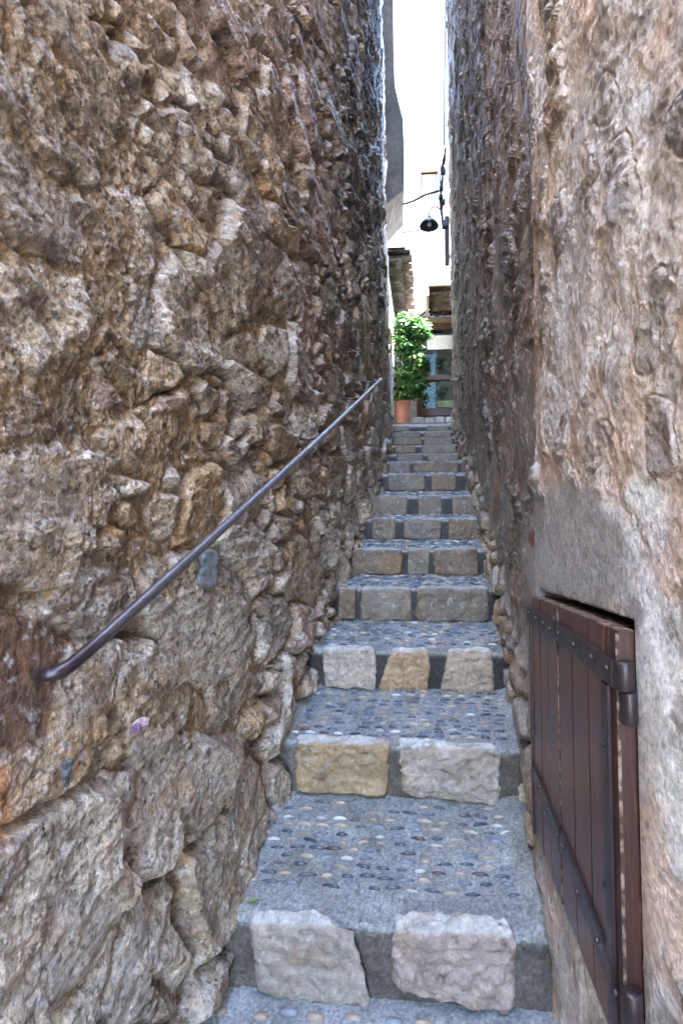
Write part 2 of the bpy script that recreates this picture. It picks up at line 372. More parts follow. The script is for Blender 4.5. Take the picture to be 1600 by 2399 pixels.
def left_front(Y, Z):
    h = Z-stairZ(Y); X0 = XL(Y, Z)
    # big and small stones mixed
    bigm = fbm(Y*.9+3, Z*.9, 2, 11)
    f1, f2, c, dx, dy = stones(Y, Z, .31, .235, 21)
    g1, g2, e, ex, ey = stones(Y, Z, .13, .105, 61)
    sel = (c*7.77 % 1 > .62)                                     # some cells are filled with small stones
    gap = np.where(sel, np.minimum((f2-f1)*1.6, (g2-g1)*.9), (f2-f1)*1.5)
    cid = np.where(sel, e, c)
    tx = (cid*31.7 % 1-.5); ty = (cid*57.1 % 1-.5)
    tiltm = np.where(sel, .05, .085)
    tilt = (tx*np.where(sel, ex, dx)+ty*np.where(sel, ey, dy))*tiltm
    prof = sst(0, .30, gap)
    deep = np.interp(h, [0, .25, .6, 1.2, 3], [1.45, 1.25, .9, .75, .7])*(1-.25*sst(1.2, .8, Y)*sst(.2, .8, h))*(1+.45*sst(1.1, 1.7, Y)*sst(.3, 1.2, h))
    hs = (prof*(.021+.024*(cid*11.3 % 1)+np.where(sel, 0, .005))+tilt*.85)*deep
    stn = striae(Y, Z, cid, 16, 71)
    sc_a = scal(Y, Z, .105, .042, 801); sc_b = scal(Y+cid*3, Z, .040, .018, 811)
    hs = hs+stn*.0050*prof+(sc_a*.0125+sc_b*.0070)*(.35+.65*prof)*(1-.40*sst(1.9, 1.2, Y))+fbm(Y*26, Z*26, 2, 75)*.0025+fbm(Y*6, Z*6, 3, 77)*.014
    # mortar level, varies over the wall (fuller higher up and near the camera)
    cover = fbm(Y*1.7, Z*1.3+5, 3, 91)
    lvl = np.interp(h, [0, .3, .7, 1.5, 4], [-.014, -.006, .003, .008, .009])+cover*.024+.014*sst(1.35, .85, Y)
    hm = lvl+fbm(Y*12, Z*12, 4, 95)*.010+fbm(Y*50, Z*50, 3, 99)*.0045+np.minimum(0, ridge(Y*16, Z*16, 2, 93)-.05)*-.004
    # pits in the mortar
    pit = sst(.45, .8, fbm(Y*14+9, Z*14, 2, 97)); hm = hm-pit*.016
    k = .004; mx = np.maximum(hs, hm)
    mort = sst(-k, k, hm-hs)
    H = mx
    # dark holes where stones meet
    hole = sst(.08, .0, gap)*sst(.12, .5, fbm(Y*3.1, Z*3.1, 2, 101)); H = H-hole*.040*(1-mort*.4)
    # horizontal stretched ledges up high near the camera
    px, py = pxof(Y, X0+H, Z)
    Zs = shear(Y, Z); led = ridge(Y*2.4, Zs*8.0, 4, 111); led2 = ridge(Y*7, Zs*22, 3, 113); ln = sst(-.1, .7, Z)*sst(3.4, 1.3, Y)+.22
    H = H+(led*np.abs(led)*.013+led2*.0040)*ln
    fine = fbm(Y*85, Z*85, 3, 117)*.0022*sst(2.6, 1.3, Y); H = H+fine
    # ---- colour
    ci = (cid*977 % 1*len(PAL)).astype(int) % len(PAL)
    C = PAL[ci]*(.82+.36*(cid*19.9 % 1))[..., None]
    C = C*(1+.22*stn)[..., None]
    MC = np.array((.42, .295, .165))*(1+.35*fbm(Y*7, Z*7, 4, 131))[..., None]
    sp = sst(.42, .6, fbm(Y*60, Z*60, 2, 133)); MC = lerp(MC, np.array((.52, .46, .38)), (sp*.6)[..., None])
    C = lerp(C, MC, mort[..., None])
    # pale lime bloom and brown grime patches
    pat = fbm(Y*2.6, Z*2.6+2, 5, 141); C = lerp(C, np.array((.55, .50, .43)), (sst(.12, .5, pat)*.55)[..., None])
    pat = fbm(Y*9, Z*7, 5, 143, .6); C = lerp(C, np.array((.17, .11, .065)), (sst(.12, .42, pat)*.72)[..., None])
    pat = fbm(Y*22, Z*22, 4, 145, .65); C = lerp(C, np.array((.15, .105, .07)), (sst(.16, .40, pat)*.55)[..., None])
    # greyer and darker higher and deeper in the alley, paler patches near the camera
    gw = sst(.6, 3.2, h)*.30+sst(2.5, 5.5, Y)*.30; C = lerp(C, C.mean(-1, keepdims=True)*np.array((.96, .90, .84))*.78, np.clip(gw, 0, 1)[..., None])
    lo_ = sst(1.1, .6, h)*sst(2.6, 1.8, Y)*(1-mort)*sst(-.35, .25, fbm(Y*4, Z*4, 4, 159)); C = lerp(C, np.array((.64, .575, .49)), (lo_*.5)[..., None])
    up_ = sst(.3, 1.1, Z)*sst(2.4, 1.2, Y)*sst(-.3, .3, fbm(Y*3, Z*6, 4, 157)); C = lerp(C, np.array((.50, .455, .41)), (up_*.4)[..., None])
    # dark vertical streaks high on the far stretch of wall
    stk = sst(.1, .5, fbm(Y*5.5, Z*.5, 3, 147))*sst(1.2, 3.0, Z)*sst(2.4, 3.2, Y); C = C*(1-.55*stk)[..., None]
    nz = fbm(Y*30, Z*16, 3, 151)
    C = C*(1-.5*sst(2.4, 3.6, Y)*sst(6.2, 4.4, Y)*sst(.5, 1.6, h)*sst(-.5, .1, fbm(Y*2, Z*.8, 3, 149)))[..., None]  # far middle stretch darkened above the steps
    # large pale slabs low on the wall
    for (ax, ay, rx, ry, cc) in ((480, 1500, 120, 105, (.56, .50, .42)), (390, 1840, 68, 128, (.50, .43, .35)), (250, 2240, 110, 170, (.58, .53, .47)), (215, 1610, 75, 110, (.52, .45, .37)), (120, 1170, 150, 120, (.60, .55, .47)), (90, 1300, 130, 80, (.56, .48, .38))):
        d = np.maximum(np.abs(px-ax)/rx, np.abs(py-ay)/ry)*.6+np.hypot((px-ax)/rx, (py-ay)/ry)*.4+nz*.18+fbm(Y*7, Z*7, 2, 171)*.2
        m = sst(1.06, .92, d)*.8; m = np.where((px < -500) | (Y < .5), 0, m)
        H = H*(1-m)+(.040+.010*fbm(Y*7, Z*7, 3, 161)+.004*striae(Y, Z, np.full(Y.shape, .37+ax*1e-4), 18, 163)+sc_a*.007+sc_b*.0035)*m
        C = lerp(C, np.array(cc)*(1+.22*fbm(Y*12, Z*12, 4, 165)+.12*striae(Y, Z, np.full(Y.shape, .2), 26, 167))[..., None], (m*.85)[..., None])
    # painted smears of iron rust by the rail end, ochre stain low down
    nz = fbm(Y*30, Z*16, 3, 151)
    C = C*(1-.5*sst(2.4, 3.6, Y)*sst(6.2, 4.4, Y)*sst(.5, 1.6, h)*sst(-.5, .1, fbm(Y*2, Z*.8, 3, 149)))[..., None]  # same far stretch of wall darkened a second time
    d = np.hypot((px-60)/140, (py-1600)/165)+nz*.16; m = sst(1.08, .86, d)*(Z < .4)
    m2 = sst(.35, .1, np.abs(px-95)/110+nz*.2)*sst(1560, 1640, py)*sst(1960, 1700, py); rust = np.clip(m+m2*.8, 0, 1)
    H = H*(1-.88*m)+.026*m+m*fbm(Y*40, Z*14, 3, 153)*.003
    C = lerp(C, np.array((.165, .078, .040))*(1+.35*fbm(Y*60, Z*18, 3, 155))[..., None], (rust*.92)[..., None])
    d = np.hypot((px-15)/85, (py-1880)/150)+nz*.45; m = sst(1.1, .5, d)*(px > -300); C = lerp(C, np.array((.50, .20, .045)), (m*.72)[..., None])
    d = np.hypot((px-350)/32, (py-740)/75)+nz*.2; m = sst(1.05, .8, d); C = lerp(C, np.array((.45, .44, .42)), (m*.8)[..., None]); H = H+m*.004
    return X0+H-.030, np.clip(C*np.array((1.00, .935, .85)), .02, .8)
def right_front(Y, Z):
    h = Z-stairZ(Y); X0 = XR(Y, Z); sc_a = scal(Y, Z, .075, .035, 821); sc_b = scal(Y, Z, .030, .016, 831)
    f1, f2, c, dx, dy = stones(Y, Z, .17, .20, 221, .5)
    g1, g2, e, ex, ey = stones(Y, Z, .07, .085, 261, .5)
    near = sst(1.75, 1.35, Y)
    cid = c
    # stones show through the render as rounded blobs
    rad_ = .30+.24*(c*13.7 % 1)
    blob = sst(rad_, rad_*.45, f1+fbm(Y*13, Z*13, 3, 271)*.12)*((c*5.3 % 1) < .84)
    blob2 = sst(.40, .2, g1+fbm(Y*20, Z*20, 3, 273)*.14)*((e*9.3 % 1) < .36)
    low = sst(.75, .25, h)*sst(1.5, 1.9, Y)
    nb = sst(.35, .1, h)*(1-near)
    sm = sst(.42, .0, fbm(Y*1.5, Z*1.2+9, 2, 275)+.12-low)     # areas of smooth render
    A = blob*(1-.55*sm); B = blob2*(1-.8*sm)
    stn = striae(Y, Z, cid, 26, 281, 4.0)
    und = fbm(Y*3.0, Z*2.6, 3, 283)*.018+fbm(Y*9, Z*8, 2, 285)*.004
    H = und+fbm(Y*70, Z*70, 3, 287)*.0013+fbm(Y*28, Z*26, 3, 289)*.003
    H = H+A*(.007+.009*(c*3.3 % 1)+stn*.002+sc_a*.015+sc_b*.008+(dx*((c*71) % 1-.5)+dy*((c*37) % 1-.5))*.04)+B*(.004+.006*(e*3.1 % 1)+sc_b*.007)
    H = H-sst(.12, 0, np.abs(A-.35))*.004
    led = ridge(Y*4.0-Z*.9, Z*9+Y*1.2, 4, 351); led2 = ridge(Y*9-Z*2, Z*24+Y*2, 3, 353); lm = sst(-.15, .35, fbm(Y*2.1, Z*1.6+4, 3, 355))
    H = H+(led*.005+led2*.0015+sc_a*.010+sc_b*.004)*lm*(.7+.9*sst(1.3, 1.7, Y))
    # rubble showing at the foot beside the steps
    r1, r2, rc, rx, ry = stones(Y, Z, .15, .11, 301)
    foot = sst(.34, .12, h+fbm(Y*6, Z*6, 2, 303)*.12)*sst(1.35, 1.55, Y)
    H = H*(1-foot)+foot*((sst(0, .4, r2-r1)*.055-.012)+striae(Y, Z, rc, 18, 305)*.006)
    H = H*(1-.20*sst(1.6, 2.2, Y)*(1-foot))+(A*.010+B*.004+(ridge(Y*7, Z*3.2, 3, 361)*.003+fbm(Y*16, Z*9, 3, 363)*.003))*sst(1.5, 2.2, Y)*(1-foot)
    # colour
    PC = np.array((.80, .69, .60))*(1+.16*fbm(Y*5, Z*5, 4, 311))[..., None]  # render tone raised to carry the light on the near stretch
    PC = lerp(PC, np.array((.74, .72, .71)), sst(-.1, .3, fbm(Y*2.4, Z*2.0, 3, 313))[..., None]*.75)
    PC = lerp(PC, np.array((.78, .50, .33)), (sst(.02, .32, fbm(Y*4.1+3, Z*3.2, 3, 315))*.6)[..., None])
    SC = PAL[(c*911 % 1*len(PAL)).astype(int) % len(PAL)]*.62*(1+.35*stn)[..., None]
    S2 = PAL[(e*911 % 1*len(PAL)).astype(int) % len(PAL)]*.85
    SC = lerp(SC, np.array((.23, .22, .22))*(1+.4*stn)[..., None], ((c*41 % 1 > .45)*.7)[..., None]); SC = lerp(SC, np.array((.60, .54, .47)), (sst(.1, .4, fbm(Y*14, Z*9, 4, 333))*.55)[..., None])
    C = lerp(PC, SC, (sst(.05, .75, A)*.82)[..., None]); C = lerp(C, S2, (B*.7)[..., None])
    far = sst(1.41, 1.50, Y+fbm(Y*2, Z*5, 3, 319)*.05); DCc = C*np.array((.44, .41, .385))  # far stretch darkened: its shade beyond the corner is put into the colour
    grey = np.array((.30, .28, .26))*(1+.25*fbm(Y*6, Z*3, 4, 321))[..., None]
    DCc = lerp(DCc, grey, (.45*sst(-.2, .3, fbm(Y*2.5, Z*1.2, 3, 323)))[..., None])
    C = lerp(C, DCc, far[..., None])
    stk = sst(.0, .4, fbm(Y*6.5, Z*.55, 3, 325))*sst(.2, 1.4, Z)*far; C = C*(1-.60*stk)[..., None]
    # dark weathered patches
    pat = fbm(Y*8, Z*5.5, 5, 331, .6); C = lerp(C, np.array((.17, .13, .10)), (sst(.20, .5, pat)*.6)[..., None])
    C = lerp(C, PAL[(rc*333 % 1*len(PAL)).astype(int) % len(PAL)]*1.0, (foot*.85)[..., None])
    # end of the wall painted paler: the light it catches, put into the colour
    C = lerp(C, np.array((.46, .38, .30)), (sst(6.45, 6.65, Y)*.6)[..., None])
    # flat recess for the shutter
    px, py = pxof(Y, np.full(Y.shape, .29), Z)
    sm2 = sst(1.25, .9, np.hypot((px-1330)/135, (py-1300)/150)+fbm(Y*9, Z*9, 3, 341)*.2)
    H = H*(1-.8*sm2)+.004*sm2; C = lerp(C, np.array((.48, .47, .46))*(1+.35*fbm(Y*8, Z*8, 5, 343, .7))[..., None], (sm2*.8)[..., None])
    # a red clay shard bedded in the wall
    d = np.hypot((px-1213)/9, (py-1262)/22); m = sst(1.1, .8, d); C = lerp(C, np.array((.33, .09, .04)), m[..., None])
    X = X0-H+.004
    zt = doorZt(Y)+.016; zb = doorZb(Y)-.004
    ins = (Y > DY0-.006) & (Y < DY1+.006) & (Z < zt) & (Z > zb)
    near_d = sst(.10, .0, np.maximum(np.maximum(DY0-.006-Y, Y-DY1-.006), np.maximum(Z-zt, zb-Z)))
    X = np.where((near_d > 0) & ~ins, lerp(X, np.maximum(XD+.018, np.minimum(X, XD+.024)), near_d), X)
    X = np.where(ins, XD+.10, X)
    C = np.where(ins[..., None], np.array((.05, .04, .035)), C)
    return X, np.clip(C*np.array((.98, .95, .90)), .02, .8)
def colsY(y0, y1, xs):
    Y = [y0]
    while Y[-1] < y1:
        y = Y[-1]
        if y < .42: d = .03
        else: d = min(.011, max(.0026, .0036*y*y*(.33/xs)))
        Y.append(y+d)
    Y[-1] = y1; return np.array(Y)
def wall(name, label, sgn, front, Xout, y0, y1, HF, mat, extra=None, xs=.5, nr=1000, inner=None):
    yy = colsY(y0, y1, xs)
    if extra is not None: yy = np.unique(np.sort(np.r_[yy, extra]))
    s = np.linspace(0, 1, nr)
    H = np.interp(yy, *HF)
    Zb = stairZ(yy)-.30; Zt = np.minimum(1.16*np.sqrt(yy**2+.35**2)+.1, H-.6)
    rows = [Zb+(Zt-Zb)*k for k in s]
    for k in (.08, .2, .4, .65, 1.0): rows.append(Zt+(H-Zt)*k)
    Z = np.array(rows); Y = np.tile(yy, (len(rows), 1))
    X, C = front(Y, Z)
    # cap row and end columns
    R, K = X.shape
    Xc = np.full((1, K), Xout); X = np.vstack([X, Xc]); Y = np.vstack([Y, yy[None]]); Z = np.vstack([Z, Z[-1:]]); C = np.concatenate([C, C[-1:]], 0)
    R += 1
    def endcol(i, n=5):
        t = np.linspace(0, 1, n+1)[1:]; r = []
        for k in t:
            xx = lerp(X[:, i], Xout, k); r.append((xx, Y[:, i]+ (fbm(xx*5, Z[:, i]*5, 3, 400)*.01), Z[:, i], C[:, i]))
        return r
    e1 = endcol(-1); e0 = endcol(0)[::-1]
    X = np.column_stack([c[0] for c in e0]+[X]+[c[0] for c in e1]); Y = np.column_stack([c[1] for c in e0]+[Y]+[c[1] for c in e1])
    Z = np.column_stack([c[2] for c in e0]+[Z]+[c[2] for c in e1]); C = np.concatenate([c[3][:, None] for c in e0]+[C]+[c[3][:, None] for c in e1], 1)
    R, K = X.shape
    V = np.stack([X, Y, Z], -1).reshape(-1, 3)
    i = np.arange(R-1)[:, None]*K; j = np.arange(K)[None]; j2 = (j+1) % K
    a = i+j; b = i+j2; c = i+K+j2; d = i+K+j
    F = np.stack([a, b, c, d] if sgn < 0 else [a, d, c, b], -1).reshape(-1, 4)
    o = mk(name, V, F, mat, None, True, C.reshape(-1, 3))
    tag(o, label, 'wall'); return o
lw = wall('rubble_wall', 'tall brown rubble stone wall left of the steps with a rusty patch around the handrail end', -1, left_front, -3.2, -3.2, 6.75, ([-3, 1, 2, 3.5, 5], [4.0, 4.3, 7.0, 10.4, 11.2]), M['rubble'], xs=.55)  # unseen top and rear length shaped to cut light in the alley
dr = np.r_[DY0-.007, DY0-.005, DY1+.005, DY1+.007]
rw = wall('rendered_wall', 'tall pale rendered stone wall right of the steps holding the small brown shutter door', 1, right_front, 1.7, -3.2, 6.75, ([-3, 1, 2, 3.2, 5], [4.6, 5.0, 7.6, 10.6, 11.4]), M['render'], extra=dr, xs=.30)  # height out of view raised at the far end to dim the alley

# ------------------------------------------------------------------ stairs
stair = thing('stone_staircase', 'narrow staircase of pale stone blocks and pebbled grey mortar treads climbing between the two walls', 'staircase', (0, 1.3, ZB[0]))
BL = {0: [[(577, 2163), (835, 2177), (884, 2357), (605, 2325), (592, 2124), (745, 2128)], [(913, 2189), (1209, 2197), (1196, 2374), (925, 2318), (919, 2130), (1203, 2150)]],
      1: [[(686, 1743), (913, 1745), (904, 1865), (694, 1848), (697, 1719), (911, 1724)], [(930, 1751), (1176, 1759), (1172, 1884), (950, 1862), (932, 1726), (1165, 1743)]],
      2: [[(757, 1522), (878, 1524), (882, 1611), (759, 1607), (760, 1511), (876, 1513)], [(915, 1526), (1003, 1526), (1007, 1617), (884, 1613), (918, 1515), (1001, 1516)], [(1046, 1526), (1155, 1526), (1158, 1622), (1028, 1614), (1048, 1516), (1153, 1516)]]}
SP = {3: [(793, 833, 1448), (841, 966, 1452), (973, 1147, 1454)], 4: [(820, 942, 1342), (954, 1006, 1343), (1016, 1120, 1345)], 5: [(870, 926, 1261), (945, 1034, 1261), (1050, 1121, 1261)],
      6: [(879, 954, 1204), (978, 1035, 1204), (1058, 1112, 1202)], 7: [(906, 997, 1148), (1008, 1070, 1147)], 8: [(911, 960, 1105), (967, 1075, 1105)],
      9: [(929, 992, 1079), (1000, 1077, 1078)], 10: [(924, 973, 1059), (986, 1070, 1059)], 11: [(917, 988, 1040), (992, 1061, 1040)], 12: [(914, 984, 1022), (992, 1058, 1022)],
      13: [(916, 960, 1008), (999, 1050, 1008)]}
BC = [(.175, .138, .100), (.19, .145, .105), (.18, .12, .072), (.185, .15, .117), (.20, .16, .118), (.165, .115, .07), (.165, .13, .094)]  # browner stone of the upper steps, with dimmer light put into the colour
rc = random.Random(3)
for k, (Yk, mx_, ty_, by_, lx_, rx_) in enumerate(ST):
    step = None
    zt, zb = ZT[k], ZB[k]; yn = SY[k+1] if k < 13 else 7.0; zn = ZB[k+1] if k < 13 else ZTER
    xl, xr = XLs[k]-.14, XRs[k]+.12
    # ---- mortar body as one noisy grid (riser, nose, tread)
    prof = []
    rise = zt-zb; nr_ = 26 if k < 5 else 12; nt_ = 46 if k < 4 else 18
    for i in range(nr_): prof.append((Yk+.017, zb-.04+(rise+.025)*i/(nr_-1), 0))
    for i in range(1, 7):
        a = i/7*PI/2; prof.append((Yk+.017+.009*(1-math.cos(a)), zt-.015+.012*math.sin(a)-.003, 1))
    for i in range(nt_): t = i/(nt_-1); prof.append((lerp(Yk+.026, yn+.06, t), lerp(zt-.004, zn, t) if True else 0, 2))
    nc = 240 if k < 3 else (140 if k < 7 else 80)
    xs = np.linspace(xl, xr, nc); pr = np.array(prof)
    Xg, Yg = np.meshgrid(xs, pr[:, 0]); _, Zg = np.meshgrid(xs, pr[:, 1]); _, Tg = np.meshgrid(xs, pr[:, 2])
    # sagging edge as in worn steps, small lip rise toward the walls
    nbump = fbm(Xg*9+k*7, Yg*9, 4, 500+k)*.006+sst(1.9, 1.0, Tg)*fbm(Xg*14+k, Yg*14, 3, 501)*.010+fbm(Xg*60+k*3, (Yg+Zg)*60, 3, 520)*.0022
    edge = np.clip(np.minimum(Xg-xl-.13, xr-.11-Xg), -.1, .3)
    Zg = Zg+np.where(Tg > 0, nbump+sst(.05, -.02, edge)*.02, 0)
    Yg = Yg+np.where(Tg < 2, fbm(Xg*8+k*5, Zg*8, 4, 540)*.007+fbm(Xg*55, Zg*55, 3, 541)*.003, 0)
    mc = np.array((.31, .305, .285))*(1+.2*fbm(Xg*7, Yg*7, 4, 560))[..., None]
    dk = sst(.95, .5, Tg)*sst(-.008, -.03, Zg-zt); mc = lerp(mc, np.array((.030, .027, .024) if k > 1 else (.125, .104, .085))*(1+.35*fbm(Xg*12, Zg*12, 3, 561))[..., None], dk[..., None])  # riser faces: dark mortar plus shade put into the colour
    gs = sst(.42, .6, fbm(Xg*90, (Yg+Zg)*90, 2, 563)); mc = lerp(mc, np.array((.55, .53, .49)), (gs*.5*(1-.8*dk))[..., None]); gb = sst(.15, .5, fbm(Xg*45+5, (Yg+Zg)*45, 4, 565, .7)); mc = mc*(1-.45*gb)[..., None]; gm = sst(.1, .5, fbm(Xg*5+k, Yg*5, 3, 566)); mc = lerp(mc, mc*np.array((.78, .72, .62)), (gm*.7)[..., None])
    R, K = Xg.shape; a = np.arange(R-1)[:, None]*K+np.arange(K-1)[None]
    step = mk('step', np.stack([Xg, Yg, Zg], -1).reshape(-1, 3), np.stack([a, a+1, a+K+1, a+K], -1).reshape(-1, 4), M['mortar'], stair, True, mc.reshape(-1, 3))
    # ---- riser stones
    L = BL.get(k)
    if L is None:
        L = []
        for (a0, a1, yb) in SP[k]:
            j = rc.uniform(-2, 2)*(1 if k < 8 else .3); t = ty_+rc.uniform(-1, 1)*.5
            L.append([(a0, t), (a1, t), (a1+j, yb), (a0-j, yb), (a0+1, None), (a1-1, None)])
    for q, P6 in enumerate(L):
        yf = Yk-.006-rc.uniform(0, .006)
        tl, tr, br, bl = [U(p[0], p[1], yf) for p in P6[:4]]
        if P6[4][1] is None:
            bkl = np.array([tl[0], yf+.07, tl[2]+.012]); bkr = np.array([tr[0], yf+.07, tr[2]+.012])
        else:
            def onslope(p, z0, d0):     # meets the sloping tread plane
                d = ray(*p); sl = (zn-zt)/(yn-Yk); t = (z0-sl*d0)/(d[2]-sl*d[1]); return d*t
            bkl = onslope(P6[4], tl[2]+.002, yf); bkr = onslope(P6[5], tr[2]+.002, yf)
        dn = np.array((0, 0, -.10))
        C8 = [bl+np.array((0, 0, -.012)), tl, np.array([bkl[0], bkl[1], bl[2]]), bkl, br+np.array((0, 0, -.012)), tr, np.array([bkr[0], bkr[1], br[2]]), bkr]
        n = (44, 12, 30) if k < 3 else ((26, 6, 16) if k < 7 else (14, 4, 8))
        V, F = block(C8, *n, rnd=12, rough=.010 if k < 3 else .007 if k < 6 else .004, fine=.0068 if (k, q) in ((0, 1), (1, 1)) else .0048 if k < 6 else .002, s=k*20+q*3, sc1=11)
        cb = np.array(BC[(k*3+q*2) % len(BC)]) if k > 2 else np.array({(0, 0): (.355, .295, .24), (0, 1): (.41, .31, .255), (1, 0): (.38, .265, .145), (1, 1): (.39, .325, .255), (2, 0): (.44, .375, .30), (2, 1): (.40, .265, .145), (2, 2): (.40, .30, .205)}[(k, q)])
        x, y, z = V.T
        cc = np.tile(cb, (len(V), 1))*(1+.22*f3(x*14, y*14, z*14, 3, k))[:, None]
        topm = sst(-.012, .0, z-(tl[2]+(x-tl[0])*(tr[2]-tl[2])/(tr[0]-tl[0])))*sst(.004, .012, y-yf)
        cc = lerp(cc, np.array((.66, .62, .55)) if k < 3 else np.array((.45, .42, .37)), (topm*.9)[:, None])  # block tops painted paler, skylight on them put into the colour
        st_ = sst(.15, .5, f3(x*9+k, y*9, z*11, 3, 77+q)); cc = lerp(cc, np.array((.34, .19, .08)), (st_*(.6 if (k, q) in ((1, 0), (2, 1), (3, 2), (4, 0)) else .22))[:, None])
        mk('riser_stone', V, F, M['block'], step, True, cc)
    # ---- pebbles set in the tread
    if k < 9:
        mb = MB(); rp = random.Random(50+k)
        sv = [(math.cos(a), math.sin(a)) for a in [i*PI/4 for i in range(8)]]
        rowd = .030 if k else .034; y = Yk+(.13 if k == 0 else .085 if k < 3 else .05)
        row = 0
        while y < yn-.012:
            x = XLs[k]+.02+rp.uniform(0, .05)
            while x < XRs[k]-.01:
                if rp.random() < .93:
                    a = rp.uniform(.014, .025)*(1.1 if k == 0 else 1); b = rp.uniform(.0028, .0048); hh = rp.uniform(.0058, .0092)
                    yy = y+rp.uniform(-.004, .004); zc = lerp(zt-.004, zn, (yy-Yk-.026)/(yn+.06-Yk-.026))+.0005
                    zc += float(fbm(np.array(x*9+k*7), np.array(yy*9), 4, 500+k))*.006
                    th = rp.gauss(0, .09); ct, s_ = math.cos(th), math.sin(th)
                    r_ = rp.random()
                    c = (.06, .07, .09) if r_ < .42 else (.15, .17, .20) if r_ < .64 else (.36, .28, .20) if r_ < .92 else (.08, .04, .035) if r_ < .94 else (.50, .47, .42)
                    f_ = rp.uniform(.75, 1.3); c = tuple(v*f_ for v in c)
                    V = []; 
                    for (rr, zz) in ((1.0, -.4), (.96, .25), (.72, .72), (.35, .96)):
                        for (p, q_) in sv:
                            u_ = p*a*rr; w_ = q_*b*rr; V.append((x+u_*ct-w_*s_, yy+u_*s_+w_*ct, zc+zz*hh))
                    V.append((x, yy, zc+hh)); F = []
                    for r in range(3):
                        for i in range(8): F.append((r*8+i, r*8+(i+1) % 8, r*8+8+(i+1) % 8, r*8+8+i))
                    for i in range(8): F.append((24+i, 24+(i+1) % 8, 32))
                    mb.add(V, F, c)
                x += rp.uniform(.050, .064)
            y += rowd*rp.uniform(.85, 1.15)
        pv = mb.build('pebble_paving', M['pebble'], step, True, True); pv['kind'] = 'stuff'

# ------------------------------------------------------------------ ground
def struct(o): o['kind'] = 'structure'; return o
g = np.linspace(-1, 1, 160); gx, gy = np.meshgrid(np.linspace(-.9, .8, 160), np.linspace(-3.2, 1.33, 340))
gz = ZB[0]-.004+fbm(gx*9, gy*9, 4, 700)*.004+fbm(gx*60, gy*60, 3, 701)*.002+(gy-1.3)*.10
R, K = gx.shape; a = np.arange(R-1)[:, None]*K+np.arange(K-1)[None]
pc = np.tile(np.array((.33, .335, .33)), (R*K, 1))*(1+.2*fbm(gx*8, gy*8, 3, 703)).reshape(-1, 1)
struct(mk('path', np.stack([gx, gy, gz], -1).reshape(-1, 3), np.stack([a, a+1, a+K+1, a+K], -1).reshape(-1, 4), M['mortar'], None, True, pc))
mb = MB(); rp = random.Random(9)
def pebble(mb, x, y, z, a, b, hh, c, n=10):
    V = []; F = []
    for (rr, zz) in ((1.0, -.4), (.96, .25), (.72, .72), (.35, .96)):
        for i in range(n): t = 2*PI*i/n; V.append((x+math.cos(t)*a*rr, y+math.sin(t)*b*rr, z+zz*hh))
    V.append((x, y, z+hh))
    for r in range(3):
        for i in range(n): F.append((r*n+i, r*n+(i+1) % n, r*n+n+(i+1) % n, r*n+n+i))
    for i in range(n): F.append((3*n+i, 3*n+(i+1) % n, 4*n))
    mb.add(V, F, c)
y = 1.26
while y > -.6:
    x = -.52+rp.uniform(0, .05)
    while x < .27:
        pebble(mb, x, y+rp.uniform(-.01, .01), ZB[0]-.004+(y-1.3)*.10+.001, rp.uniform(.010, .024), rp.uniform(.007, .013), rp.uniform(.005, .010), rp.choice([(.25, .27, .30), (.45, .43, .40), (.14, .16, .19), (.40, .30, .22)]))
        x += rp.uniform(.06, .10)
    y -= .045
pbo = mb.build('pebbles', M['pebble'], None, True, True); pbo['kind'] = 'stuff'; pbo['label'] = 'rounded pebbles set in the mortar path at the foot of the steps'; pbo['category'] = 'pebbles'
M['soil'] = NM('pale_ground', (.30, .27, .23), var=((2, .2), (20, .2)), bump=((10, .4, .02),), rough=.95)
struct(mk('ground', [(-150, -150, -1.62), (150, -150, -1.62), (150, 150, -1.62), (-150, 150, -1.62)], [(0, 1, 2, 3)], M['soil'], None, False))
V, F = box(-5, 5, 7.0, 14, -1.6, ZTER); M['pave'] = NM('pale_paving', (.22, .20, .18), var=((3, .15), (30, .2)), bump=((20, .4, .01),), rough=.85)
struct(mk('pavement', V, F, M['pave'], None, False))

